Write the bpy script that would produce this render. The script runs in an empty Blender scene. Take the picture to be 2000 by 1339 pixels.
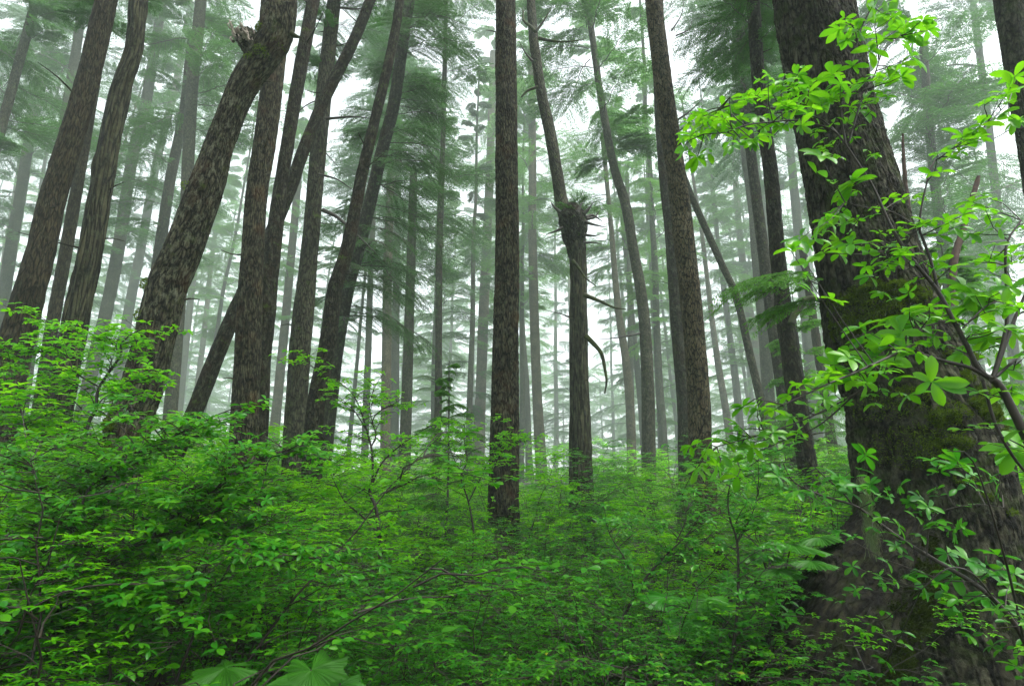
import bpy, math, random
import numpy as np
from mathutils import Vector, Matrix

# ------------------------------------------------------------------ camera, sky, light
C = bpy.context.scene.collection
SC = bpy.context.scene
EYE = np.array([0.0, 0.0, 1.6])
PITCH = math.radians(16.0)
F = 1111.0                                   # focal length in photo pixels (2000 wide)
cam_d = bpy.data.cameras.new('camera'); cam = bpy.data.objects.new('camera', cam_d); C.objects.link(cam)
cam_d.sensor_width = 36.0; cam_d.lens = 36.0 * F / 2000.0
cam_d.clip_start = 0.05; cam_d.clip_end = 1000.0
cam.location = EYE; cam.rotation_euler = (math.pi / 2 + PITCH, 0, 0)
SC.camera = cam

SUN_EL, SUN_AZ = math.radians(62), math.radians(118)
W = bpy.data.worlds.new('World'); SC.world = W; W.use_nodes = True
nt = W.node_tree; nt.nodes.clear()
sky = nt.nodes.new('ShaderNodeTexSky'); sky.sky_type = 'NISHITA'; sky.sun_disc = False
sky.sun_elevation = SUN_EL; sky.sun_rotation = SUN_AZ
sky.air_density = 1.0; sky.dust_density = 3.0; sky.ozone_density = 1.0
hsv = nt.nodes.new('ShaderNodeHueSaturation'); hsv.inputs['Saturation'].default_value = 0.22
bg = nt.nodes.new('ShaderNodeBackground'); bg.inputs['Strength'].default_value = 0.15
wo = nt.nodes.new('ShaderNodeOutputWorld')
nt.links.new(sky.outputs[0], hsv.inputs['Color']); nt.links.new(hsv.outputs[0], bg.inputs['Color'])
nt.links.new(bg.outputs[0], wo.inputs['Surface'])

sun_d = bpy.data.lights.new('sun', 'SUN'); sun = bpy.data.objects.new('sun', sun_d); C.objects.link(sun)
sun_d.energy = 1.5; sun_d.angle = math.radians(16); sun_d.color = (1.0, 0.98, 0.93)
sd = Vector((math.sin(SUN_AZ) * math.cos(SUN_EL), math.cos(SUN_AZ) * math.cos(SUN_EL), math.sin(SUN_EL)))
sun.rotation_euler = sd.to_track_quat('Z', 'Y').to_euler()

SC.view_settings.view_transform = 'Standard'; SC.view_settings.look = 'None'
SC.view_settings.exposure = 1.95; SC.view_settings.gamma = 1.0
SC.render.engine = 'CYCLES'
cy = SC.cycles
cy.use_denoising = True
try:
    cy.denoiser = 'OPENIMAGEDENOISE'; cy.denoising_input_passes = 'RGB_ALBEDO_NORMAL'; cy.denoising_prefilter = 'ACCURATE'
except Exception:
    pass
cy.max_bounces = 6; cy.diffuse_bounces = 2; cy.glossy_bounces = 2; cy.transmission_bounces = 3
cy.volume_bounces = 4; cy.transparent_max_bounces = 4; cy.caustics_reflective = False; cy.caustics_refractive = False
cy.use_adaptive_sampling = False
cy.sample_clamp_indirect = 4.0
cy.debug_use_spatial_splits = False

CP, SP = math.cos(PITCH), math.sin(PITCH)
def ray(px, py):
    a = (px - 1000.0) / F; b = (669.5 - py) / F
    return np.array([a, CP - b * SP, SP + b * CP])
def DM(Y):
    """beyond the near trees the forest is deeper"""
    return Y if Y < 11 else 11 + (Y - 11) * 7.5
def P(px, py, Y):
    """point seen at photo pixel (px, py) standing Y metres in front"""
    d = ray(px, py); t = DM(Y) / d[1]
    return EYE + d * t
def PT(px, py, Y):
    d = ray(px, py); return DM(Y) / d[1]
def project(p):
    q = np.asarray(p) - EYE
    zc = q[1] * CP + q[2] * SP; yc = -q[1] * SP + q[2] * CP
    return 1000 + F * q[0] / zc, 669.5 - F * yc / zc

# ------------------------------------------------------------------ noise (numpy)
def h2(ix, iy, s):
    n = (ix.astype(np.int64) * 374761393 + iy.astype(np.int64) * 668265263 + s * 974634777) & 0xffffffff
    n = ((n ^ (n >> 13)) * 1274126177) & 0xffffffff
    n = ((n ^ (n >> 16)) * 2246822519) & 0xffffffff
    return ((n ^ (n >> 15)) & 0xffffff) / float(0xffffff)
def vnoise(x, y, s=0, per=None):
    x0 = np.floor(x); y0 = np.floor(y); fx = x - x0; fy = y - y0
    fx = fx * fx * (3 - 2 * fx); fy = fy * fy * (3 - 2 * fy)
    x1 = x0 + 1
    if per: x0 = np.mod(x0, per); x1 = np.mod(x1, per)
    a = h2(x0, y0, s); b = h2(x1, y0, s); c = h2(x0, y0 + 1, s); d = h2(x1, y0 + 1, s)
    return (a * (1 - fx) + b * fx) * (1 - fy) + (c * (1 - fx) + d * fx) * fy
def fbm(x, y, s=0, o=4, per=None):
    v = 0; a = .5; t = 0
    for i in range(o):
        v = v + a * vnoise(x, y, s + i, per); t += a; a *= .5; x = x * 2; y = y * 2
        if per: per *= 2
    return v / t
def worley(x, y, s=0, per=None):
    x0 = np.floor(x); y0 = np.floor(y); f1 = np.full(x.shape, 9.); f2 = np.full(x.shape, 9.); idv = np.zeros(x.shape)
    for i in (-1, 0, 1):
        for j in (-1, 0, 1):
            cx = x0 + i; cyy = y0 + j
            kx = np.mod(cx, per) if per else cx
            a = h2(kx, cyy, s); b = h2(kx, cyy, s + 7)
            d = np.hypot(cx + a - x, cyy + b - y)
            nearer = d < f1
            f2 = np.where(nearer, f1, np.minimum(f2, d)); idv = np.where(nearer, h2(kx, cyy, s + 13), idv); f1 = np.where(nearer, d, f1)
    return f1, f2, idv

def ground_z(x, y):
    x = np.asarray(x, float); y = np.asarray(y, float)
    d = np.hypot(x, y)
    z = 0.075 * np.clip(d - 5, 0, 60) * (y > -1e9)
    return z + 0.35 * (fbm(x * .25 + 40, y * .25 + 40, 5, 3) - .5) * np.clip(d / 4, 0, 1)

# ------------------------------------------------------------------ mesh helpers
def nrm(v): return v / np.maximum(np.linalg.norm(v, axis=-1, keepdims=True), 1e-9)
class MB:
    """collects vertices and quads / triangles, builds one mesh"""
    def __init__(s): s.v = []; s.q = []; s.t = []; s.qm = []; s.tm = []; s.n = 0; s.uv = []; s.smooth = True
    def add(s, v, q=None, t=None, m=0):
        v = np.asarray(v, float).reshape(-1, 3)
        s.v.append(v)
        if q is not None and len(q): q = np.asarray(q, np.int64).reshape(-1, 4); s.q.append(q + s.n); s.qm.append(np.full(len(q), m))
        if t is not None and len(t): t = np.asarray(t, np.int64).reshape(-1, 3); s.t.append(t + s.n); s.tm.append(np.full(len(t), m))
        s.n += len(v)
    def inst(s, tv, tq, R, T, m=0):
        """template (tv, tq) at N transforms: R (N,3,3) columns = local axes, T (N,3)"""
        if len(T) == 0: return
        V = np.einsum('nij,kj->nki', R, tv) + T[:, None, :]
        N, K = len(T), len(tv)
        Q = (tq[None, :, :] + (np.arange(N) * K)[:, None, None]).reshape(-1, 4)
        s.add(V.reshape(-1, 3), Q, m=m)
    def segs(s, p0, p1, r0, r1, sides=4, m=0):
        p0 = np.asarray(p0, float); p1 = np.asarray(p1, float); r0 = np.asarray(r0, float); r1 = np.asarray(r1, float)
        if len(p0) == 0: return
        d = nrm(p1 - p0); up = np.where(np.abs(d[:, 2:3]) > .9, np.array([[1., 0, 0]]), np.array([[0, 0, 1.]]))
        a = nrm(np.cross(d, up)); b = np.cross(d, a)
        N = len(p0); ang = np.arange(sides) * 2 * math.pi / sides
        off = a[:, None, :] * np.cos(ang)[None, :, None] + b[:, None, :] * np.sin(ang)[None, :, None]
        V = np.concatenate([p0[:, None, :] + off * r0[:, None, None], p1[:, None, :] + off * r1[:, None, None]], 1)
        k = np.arange(sides); k2 = (k + 1) % sides
        tq = np.stack([k, k2, k2 + sides, k + sides], 1)
        Q = (tq[None] + (np.arange(N) * 2 * sides)[:, None, None]).reshape(-1, 4)
        s.add(V.reshape(-1, 3), Q, m=m)
    def arrays(s):
        v = np.concatenate(s.v)
        q = np.concatenate(s.q) if s.q else np.zeros((0, 4), np.int64)
        t = np.concatenate(s.t) if s.t else np.zeros((0, 3), np.int64)
        mi = np.concatenate(s.qm + s.tm) if (s.qm or s.tm) else np.zeros(0)
        return v, q, t, mi
    def mesh(s, name, mats, smooth=True, uv=None):
        v, q, t, mi = s.arrays()
        me = bpy.data.meshes.new(name)
        me.vertices.add(len(v)); me.vertices.foreach_set('co', v.astype(np.float32).ravel())
        nl = len(q) * 4 + len(t) * 3
        me.loops.add(nl); li = np.concatenate([q.ravel(), t.ravel()]).astype(np.int32)
        me.loops.foreach_set('vertex_index', li)
        me.polygons.add(len(q) + len(t))
        st = np.concatenate([np.arange(len(q)) * 4, len(q) * 4 + np.arange(len(t)) * 3]).astype(np.int32)
        me.polygons.foreach_set('loop_start', st)
        for m in mats: me.materials.append(m)
        me.polygons.foreach_set('material_index', mi.astype(np.int32))
        me.polygons.foreach_set('use_smooth', np.full(len(q) + len(t), smooth))
        if uv is not None:
            ul = me.uv_layers.new(name='UVMap')
            ul.data.foreach_set('uv', uv[li].astype(np.float32).ravel())
        me.update(calc_edges=True)
        return me

def link(name, me, parent=None, loc=None):
    o = bpy.data.objects.new(name, me); C.objects.link(o)
    if parent: o.parent = parent
    if loc is not None: o.location = loc
    return o
def thing(name, label, cat, loc=(0, 0, 0), group=None):
    o = bpy.data.objects.new(name, None); C.objects.link(o); o.location = [float(x) for x in loc]
    o.empty_display_size = .2
    tag(o, label, cat, group); return o
def tag(o, label, cat, group=None):
    o['label'] = label; o['category'] = cat
    if group: o['group'] = group
    return o

# ------------------------------------------------------------------ materials
def mat(name):
    m = bpy.data.materials.new(name); m.use_nodes = True; t = m.node_tree; t.nodes.clear()
    out = t.nodes.new('ShaderNodeOutputMaterial')
    return m, t, out
def N(t, kind, **kw):
    n = t.nodes.new(kind)
    for k, v in kw.items(): setattr(n, k, v)
    return n
def ramp(t, stops, fac):
    r = t.nodes.new('ShaderNodeValToRGB'); cr = r.color_ramp
    while len(cr.elements) < len(stops): cr.elements.new(.5)
    for e, (p, c) in zip(cr.elements, stops): e.position = p; e.color = (*c, 1)
    t.links.new(fac, r.inputs[0]); return r.outputs[0]
def mixc(t, fac, a, b, mode='MIX'):
    n = t.nodes.new('ShaderNodeMix'); n.data_type = 'RGBA'; n.blend_type = mode
    for sock, val in ((n.inputs[0], fac), (n.inputs[6], a), (n.inputs[7], b)):
        if hasattr(val, 'is_output'): t.links.new(val, sock)
        else: sock.default_value = val if isinstance(val, float) else (*val, 1)
    return n.outputs[2]
def mth(t, op, a, b=None, clamp=False):
    n = t.nodes.new('ShaderNodeMath'); n.operation = op; n.use_clamp = clamp
    for i, x in enumerate((a, b)):
        if x is None: continue
        if hasattr(x, 'is_output'): t.links.new(x, n.inputs[i])
        else: n.inputs[i].default_value = x
    return n.outputs[0]

def leaf_mat(name, cols, trans, rough=.42, mixf=.4, spec=.5):
    m, t, out = mat(name)
    g = N(t, 'ShaderNodeNewGeometry'); oi = N(t, 'ShaderNodeObjectInfo')
    f = mth(t, 'ADD', mth(t, 'MULTIPLY', g.outputs['Random Per Island'], .72), mth(t, 'MULTIPLY', oi.outputs['Random'], .28))
    c = ramp(t, cols, f); tc = ramp(t, trans, f)
    p = N(t, 'ShaderNodeBsdfPrincipled'); t.links.new(c, p.inputs['Base Color'])
    p.inputs['Roughness'].default_value = rough; p.inputs['Specular IOR Level'].default_value = spec
    tr = N(t, 'ShaderNodeBsdfTranslucent'); t.links.new(tc, tr.inputs['Color'])
    mx = N(t, 'ShaderNodeMixShader'); mx.inputs[0].default_value = mixf
    t.links.new(p.outputs[0], mx.inputs[1]); t.links.new(tr.outputs[0], mx.inputs[2]); t.links.new(mx.outputs[0], out.inputs['Surface'])
    return m
def bark_mat(name, dark, light, crack=(.004, .0035, .003), su=9., sv=3.2, lichen=0., lich_col=(.42, .42, .36), moss=0., moss_col=(.05, .09, .008), bump=.6, red=None, gap=5.):
    m, t, out = mat(name)
    uv = N(t, 'ShaderNodeUVMap')
    mp = N(t, 'ShaderNodeMapping'); mp.inputs['Scale'].default_value = (su, sv, 1); t.links.new(uv.outputs[0], mp.inputs[0])
    n0 = N(t, 'ShaderNodeTexNoise'); n0.inputs['Scale'].default_value = .9; n0.inputs['Detail'].default_value = 4; t.links.new(mp.outputs[0], n0.inputs['Vector'])
    warp = mixc(t, .8, mp.outputs[0], n0.outputs['Color'], 'ADD')
    vo = N(t, 'ShaderNodeTexVoronoi', feature='DISTANCE_TO_EDGE'); vo.inputs['Scale'].default_value = 1.6; t.links.new(warp, vo.inputs['Vector'])
    vc = N(t, 'ShaderNodeTexVoronoi'); vc.inputs['Scale'].default_value = 1.6; t.links.new(warp, vc.inputs['Vector'])
    n1 = N(t, 'ShaderNodeTexNoise'); n1.inputs['Scale'].default_value = 3.5; n1.inputs['Detail'].default_value = 7; n1.inputs['Roughness'].default_value = .65; t.links.new(mp.outputs[0], n1.inputs['Vector'])
    n2 = N(t, 'ShaderNodeTexNoise'); n2.inputs['Scale'].default_value = 2.2; n2.inputs['Detail'].default_value = 5; t.links.new(uv.outputs[0], n2.inputs['Vector'])
    plate = mth(t, 'ADD', mth(t, 'MULTIPLY', vo.outputs['Distance'], gap), mth(t, 'MULTIPLY', mth(t, 'SUBTRACT', n1.outputs[0], .62), 1.6), True)
    f = mth(t, 'ADD', mth(t, 'MULTIPLY', n1.outputs[0], .85), mth(t, 'MULTIPLY', vc.outputs['Color'], .15))
    c = ramp(t, [(.3, dark), (.52, tuple((a + b) / 2 for a, b in zip(dark, light))), (.72, light)], f)
    c = mixc(t, plate, crack, c)
    n5 = N(t, 'ShaderNodeTexNoise'); n5.inputs['Scale'].default_value = 1.4; n5.inputs['Detail'].default_value = 6; n5.inputs['Roughness'].default_value = .6; t.links.new(uv.outputs[0], n5.inputs['Vector'])
    c = mixc(t, 1., c, ramp(t, [(.35, (.45, .42, .38)), (.65, (1.25, 1.25, 1.25))], n5.outputs[0]), 'MULTIPLY')
    if red:
        rf = ramp(t, [(.54, (0, 0, 0)), (.70, (1, 1, 1))], n2.outputs[0])
        c = mixc(t, rf, c, mixc(t, .55, c, red))
    if lichen > 0:
        n3 = N(t, 'ShaderNodeTexNoise'); n3.inputs['Scale'].default_value = 13; n3.inputs['Detail'].default_value = 8; n3.inputs['Roughness'].default_value = .8; mp3 = N(t, 'ShaderNodeMapping'); mp3.inputs['Scale'].default_value = (1., .42, 1); t.links.new(uv.outputs[0], mp3.inputs[0]); t.links.new(mp3.outputs[0], n3.inputs['Vector'])
        lf = mth(t, 'MULTIPLY', ramp(t, [(.50, (0, 0, 0)), (.60, (1, 1, 1))], n3.outputs[0]), lichen)
        c = mixc(t, lf, c, lich_col)
    if moss > 0:
        n4 = N(t, 'ShaderNodeTexNoise'); n4.inputs['Scale'].default_value = 5.; n4.inputs['Detail'].default_value = 9; n4.inputs['Roughness'].default_value = .72
        mp4 = N(t, 'ShaderNodeMapping'); mp4.inputs['Location'].default_value = (3.3, 1.7, 0); t.links.new(uv.outputs[0], mp4.inputs[0]); t.links.new(mp4.outputs[0], n4.inputs['Vector'])
        mf = ramp(t, [(.60 - .25 * moss, (0, 0, 0)), (.74 - .25 * moss, (.85, .85, .85))], n4.outputs[0])
        c = mixc(t, mf, c, mixc(t, n1.outputs[0], moss_col, tuple(x * 1.6 for x in moss_col)))
    p = N(t, 'ShaderNodeBsdfPrincipled'); t.links.new(c, p.inputs['Base Color']); p.inputs['Roughness'].default_value = .8
    p.inputs['Specular IOR Level'].default_value = .10
    hgt = mth(t, 'ADD', mth(t, 'MULTIPLY', plate, .6), mth(t, 'MULTIPLY', n1.outputs[0], .8))
    b = N(t, 'ShaderNodeBump'); b.inputs['Strength'].default_value = bump; b.inputs['Distance'].default_value = .03
    t.links.new(hgt, b.inputs['Height']); t.links.new(b.outputs[0], p.inputs['Normal'])
    t.links.new(p.outputs[0], out.inputs['Surface'])
    return m
def plain_mat(name, cols, scale=12, rough=.8, bump=.3):
    m, t, out = mat(name)
    tc = N(t, 'ShaderNodeTexCoord'); n = N(t, 'ShaderNodeTexNoise'); n.inputs['Scale'].default_value = scale; n.inputs['Detail'].default_value = 6
    t.links.new(tc.outputs['Object'], n.inputs['Vector'])
    c = ramp(t, cols, n.outputs[0]); p = N(t, 'ShaderNodeBsdfPrincipled'); t.links.new(c, p.inputs['Base Color']); p.inputs['Roughness'].default_value = rough
    b = N(t, 'ShaderNodeBump'); b.inputs['Strength'].default_value = bump; t.links.new(n.outputs[0], b.inputs['Height']); t.links.new(b.outputs[0], p.inputs['Normal'])
    t.links.new(p.outputs[0], out.inputs['Surface']); return m

M = {}
M['lime'] = leaf_mat('lime_leaf', [(0, (.035, .19, .004)), (.5, (.075, .29, .006)), (.95, (.15, .38, .008)), (1, (.34, .30, .02))], [(0, (.10, .44, .008)), (.95, (.28, .70, .012)), (1, (.6, .5, .02))], .38, .42, .4)
M['shrub'] = leaf_mat('shrub_leaf', [(0, (.008, .085, .003)), (.5, (.022, .155, .004)), (.97, (.075, .25, .005)), (1, (.22, .19, .015))], [(0, (.03, .30, .006)), (.97, (.17, .60, .008)), (1, (.4, .34, .02))], .36, .27, .2)
M['shrub2'] = leaf_mat('yellow_shrub_leaf', [(0, (.03, .17, .003)), (.5, (.075, .29, .003)), (.97, (.16, .42, .004)), (1, (.30, .24, .012))], [(0, (.14, .62, .003)), (.97, (.36, .86, .004)), (1, (.5, .4, .02))], .5, .4, .12)
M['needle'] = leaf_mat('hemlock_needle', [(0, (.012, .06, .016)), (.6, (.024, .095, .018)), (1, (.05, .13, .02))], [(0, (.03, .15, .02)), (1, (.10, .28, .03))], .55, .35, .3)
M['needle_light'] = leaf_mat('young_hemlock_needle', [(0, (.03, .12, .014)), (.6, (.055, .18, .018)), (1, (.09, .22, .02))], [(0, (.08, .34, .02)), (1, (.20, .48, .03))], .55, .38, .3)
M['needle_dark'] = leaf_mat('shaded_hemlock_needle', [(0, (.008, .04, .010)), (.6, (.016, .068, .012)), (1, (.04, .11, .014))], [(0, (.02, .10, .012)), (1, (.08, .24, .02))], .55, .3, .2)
M['club'] = leaf_mat('palmate_leaf', [(0, (.016, .10, .006)), (1, (.04, .16, .008))], [(0, (.05, .28, .008)), (1, (.09, .38, .01))], .45, .3, .2)
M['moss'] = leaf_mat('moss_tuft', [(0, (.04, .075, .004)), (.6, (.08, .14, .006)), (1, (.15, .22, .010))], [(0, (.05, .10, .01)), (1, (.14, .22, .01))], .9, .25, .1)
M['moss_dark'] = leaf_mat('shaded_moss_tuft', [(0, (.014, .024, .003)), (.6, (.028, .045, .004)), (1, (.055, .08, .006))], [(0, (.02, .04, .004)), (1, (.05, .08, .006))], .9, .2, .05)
M['beard'] = leaf_mat('beard_lichen', [(0, (.20, .27, .12)), (1, (.32, .40, .20))], [(0, (.2, .3, .12)), (1, (.3, .4, .2))], .9, .3, .1)
M['twig'] = plain_mat('twig_bark', [(.3, (.007, .004, .003)), (.7, (.026, .014, .008))], 30, .6)
M['twig_grey'] = plain_mat('dead_branch_bark', [(.3, (.014, .012, .010)), (.7, (.05, .045, .036))], 20, .8)
M['mossy_branch'] = plain_mat('mossy_branch_bark', [(.35, (.018, .016, .010)), (.6, (.04, .055, .010)), (.75, (.09, .11, .015))], 9, .9)
M['soil'] = plain_mat('forest_floor', [(.3, (.010, .012, .006)), (.6, (.025, .035, .010)), (.8, (.03, .06, .010))], 3, .95)
M['redwood'] = plain_mat('broken_red_wood', [(.3, (.02, .010, .007)), (.7, (.085, .045, .03))], 14, .8, .6)
M['palewood'] = plain_mat('pale_broken_wood', [(.3, (.12, .09, .07)), (.7, (.40, .35, .29))], 16, .7, .5)
M['b_spruce'] = bark_mat('spruce_bark', (0.0096, 0.0090, 0.0055), (0.0816, 0.0780, 0.0515), su=14, sv=4.2, lichen=.4, lich_col=(0.1536, 0.1550, 0.1053), moss=.42, moss_col=(0.0173, 0.0300, 0.0031), bump=1.)
M['b_root'] = bark_mat('mossy_root_bark', (0.0077, 0.0070, 0.0039), (0.0240, 0.0230, 0.0120), su=14, sv=4.2, lichen=.15, lich_col=(0.0960, 0.1000, 0.0624), moss=.35, moss_col=(0.0154, 0.0240, 0.0031), bump=1.)
M['b_lichen'] = bark_mat('lichened_bark', (0.0134, 0.0110, 0.0062), (0.1152, 0.1070, 0.0663), su=18, sv=4.4, lichen=.4, lich_col=(0.2880, 0.3000, 0.2028), moss=.15, moss_col=(0.0288, 0.0450, 0.0039), red=(0.0576, 0.0220, 0.0078), bump=1.)
M['b_centre'] = bark_mat('furrowed_bark', (0.0134, 0.0100, 0.0055), (0.1104, 0.0980, 0.0585), su=19, sv=3.8, lichen=.35, lich_col=(0.1920, 0.1900, 0.1209), red=(0.0816, 0.0340, 0.0094), bump=1.)
M['b_brown'] = bark_mat('brown_bark', (0.0134, 0.0100, 0.0055), (0.0720, 0.0600, 0.0343), su=20, sv=3.4, lichen=.25, lich_col=(0.1056, 0.1050, 0.0624), bump=.9, gap=6.)
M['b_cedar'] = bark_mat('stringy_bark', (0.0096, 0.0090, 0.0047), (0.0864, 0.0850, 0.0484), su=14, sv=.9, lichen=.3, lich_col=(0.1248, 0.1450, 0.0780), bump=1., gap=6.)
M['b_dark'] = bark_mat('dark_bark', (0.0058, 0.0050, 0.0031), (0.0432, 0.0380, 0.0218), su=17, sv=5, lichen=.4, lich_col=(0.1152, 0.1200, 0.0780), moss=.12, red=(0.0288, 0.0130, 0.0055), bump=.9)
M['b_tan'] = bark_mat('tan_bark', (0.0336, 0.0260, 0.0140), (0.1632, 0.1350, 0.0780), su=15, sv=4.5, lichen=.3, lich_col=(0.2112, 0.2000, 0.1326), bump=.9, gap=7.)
M['b_grey'] = bark_mat('grey_bark', (0.0134, 0.0130, 0.0078), (0.0816, 0.0800, 0.0484), su=16, sv=3.4, lichen=.3, lich_col=(0.1344, 0.1500, 0.0936), moss=.1, bump=.9, gap=6.)

# ------------------------------------------------------------------ ground
def build_ground():
    r = np.concatenate([np.linspace(0, 12, 40), np.linspace(13, 70, 50), np.linspace(75, 225, 16)])
    a = np.linspace(0, 2 * math.pi, 128, endpoint=False)
    X = r[:, None] * np.cos(a); Y = r[:, None] * np.sin(a); Z = ground_z(X, Y)
    b = MB(); n = len(a); v = np.stack([X, Y, Z], -1).reshape(-1, 3)
    i = np.arange(len(r) - 1)[:, None]; j = np.arange(n)[None]; j2 = (j + 1) % n
    q = np.stack([i * n + j, (i + 1) * n + j, (i + 1) * n + j2, i * n + j2], -1).reshape(-1, 4)
    b.add(v, q); o = link('ground', b.mesh('ground', [M['soil']])); o['kind'] = 'structure'
build_ground()

# ------------------------------------------------------------------ trunks
def resample(ctrl, step):
    """Catmull-Rom through (x,y,z,r) rows"""
    c = np.asarray(ctrl, float); out = []
    for i in range(len(c) - 1):
        p0 = c[max(i - 1, 0)]; p1 = c[i]; p2 = c[i + 1]; p3 = c[min(i + 2, len(c) - 1)]
        if i == 0: p0 = 2 * p1 - p2
        if i == len(c) - 2: p3 = 2 * p2 - p1
        n = max(2, int(np.linalg.norm(p2[:3] - p1[:3]) / step))
        t = np.linspace(0, 1, n, endpoint=False)[:, None]
        out.append(.5 * ((2 * p1) + (-p0 + p2) * t + (2 * p0 - 5 * p1 + 4 * p2 - p3) * t ** 2 + (-p0 + 3 * p1 - 3 * p2 + p3) * t ** 3))
    out.append(c[-1:]); return np.concatenate(out)
def tube(b, ctrl, step, sides, seed=0, lump=.05, rough=0., style='ridge', m=0, uvs=None, flare=None, amp=None, tip=False, cell=(.05, .09)):
    c = resample(ctrl, step); p = c[:, :3]; r = c[:, 3]
    tan = nrm(np.gradient(p, axis=0))
    ref = np.array([0, 1., 0]); e1 = nrm(np.cross(np.broadcast_to(ref, tan.shape), tan))
    bad = np.abs(tan[:, 1]) > .93
    if bad.any(): e1[bad] = nrm(np.cross(np.broadcast_to(np.array([0, 0, 1.]), tan[bad].shape), tan[bad]))
    e2 = np.cross(e1, tan)
    e2 = np.where((e2[:, 1:2] < 0), -e2, e2) if not bad.any() else e2
    s = np.concatenate([[0], np.cumsum(np.linalg.norm(np.diff(p, axis=0), axis=1))])
    ph = np.linspace(0, 2 * math.pi, sides + 1)            # seam column repeated for clean uv
    U = ph[None, :] / (2 * math.pi); S = s[:, None] + 0 * ph[None]
    circ = 2 * math.pi * float(np.mean(r))
    R = r[:, None] * (1 + lump * 2 * (fbm(U * 4, S * 1.1, seed, 3, 4) - .5))
    if flare:
        fz, fh, fa = flare
        hgt = np.clip(p[:, 2] - fz, 0, None)[:, None]
        R = R * (1 + fa * np.exp(-hgt / fh) * (.55 + .9 * vnoise(U * 6, S * .4, seed + 3, 6)))
    if rough > 0:
        if style == 'plate':
            nu = max(6, round(circ / cell[0])); nv = 1 / cell[1]
            wx = U * nu + .9 * (fbm(U * nu * .7, S * nv * .7, seed + 21, 3) - .5) * np.clip(1, 0, 1)
            f1, f2, idv = worley(wx, S * nv + .9 * (fbm(U * nu * .6, S * nv * .6, seed + 22, 3) - .5), seed, nu)
            hh = np.clip((f2 - f1) * 2.6, 0, 1) * .75 + idv * .4 + .5 * fbm(U * nu * 3, S * nv * 3, seed + 9, 3)
        elif style == 'scale':
            # shallow furrows broken into ragged scales
            nu = max(6, round(circ / cell[0]))
            wx = 1.3 * (fbm(U * nu * .5, S / cell[1] * .5, seed + 21, 4) - .5); wy = 1.3 * (fbm(U * nu * .5, S / cell[1] * .5, seed + 22, 4) - .5)
            f1, f2, idv = worley(U * nu + wx, S / cell[1] + wy, seed, nu)
            g1, g2, gd = worley(U * nu * 2 + wx * 3, S / cell[1] * 2 + wy * 3, seed + 31, nu * 2)
            rd = lambda k, sd_: 1 - np.abs(2 * vnoise(np.mod(U * nu * k + wx * k * .8, nu * k), S / cell[1] * k * .55 + wy * k * .8, sd_, nu * k) - 1)
            hh = .5 * rd(1, seed + 50) + .55 * rd(2, seed + 51) ** 1.5 + .35 * rd(4, seed + 52) + .3 * gd * np.clip((g2 - g1) * 3, 0, 1) + .5 * (fbm(U * nu * 4, S / cell[1] * 3, seed + 9, 3) - .3) + 1.5 * (fbm(U * 9, S * 1.7, seed + 41, 3) - .5)
        else:
            nu = max(6, round(circ / cell[0]))
            w = .8 * (fbm(U * nu * .3, S * 2.5, seed + 5, 3) - .5)
            a = vnoise(U * nu + w * 1.5, S / cell[1], seed, None); a2 = vnoise(U * nu * 2 + w * 2, S / cell[1] * 2, seed + 2, None)
            hh = 1 - np.abs(a * 2 - 1) * 1.1 + .6 * a2 + .3 * fbm(U * nu * 4, S * 30, seed + 8, 2)
        R = R + rough * (hh - .8)
    pos = p[:, None, :] + R[..., None] * (e2[:, None, :] * np.cos(ph)[None, :, None] + e1[:, None, :] * np.sin(ph)[None, :, None])
    pos[:, -1] = pos[:, 0]
    nS = sides + 1; i = np.arange(len(p) - 1)[:, None]; j = np.arange(sides)[None]
    q = np.stack([i * nS + j, i * nS + j + 1, (i + 1) * nS + j + 1, (i + 1) * nS + j], -1).reshape(-1, 4)
    b.add(pos.reshape(-1, 3), q, m=m)
    if uvs is not None: uvs.append(np.stack([U * circ + 0 * S, S + seed * 1.37], -1).reshape(-1, 2))
    # closed top
    top = p[-1] + tan[-1] * r[-1] * (.2 if not tip else 1.)
    n = b.n; ring = pos[-1, :-1]
    b.add(np.concatenate([ring, [top]]), t=[[k, (k + 1) % sides, sides] for k in range(sides)], m=m)
    if uvs is not None: uvs.append(np.stack([np.zeros(sides + 1), np.full(sides + 1, S[-1, 0])], -1))
    return p, r, tan

def branch_tube(b, pts, r0, r1, seed=0, sides=7, wob=.02, m=0, uvs=None, step=.06):
    pts = np.asarray(pts, float); rr = np.linspace(r0, r1, len(pts))
    rng = np.random.RandomState(seed); pts = pts.copy(); pts[1:-1] += rng.normal(0, wob, pts[1:-1].shape)
    tube(b, np.column_stack([pts, rr]), step, sides, seed, .12, m=m, uvs=uvs, tip=True)

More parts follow.
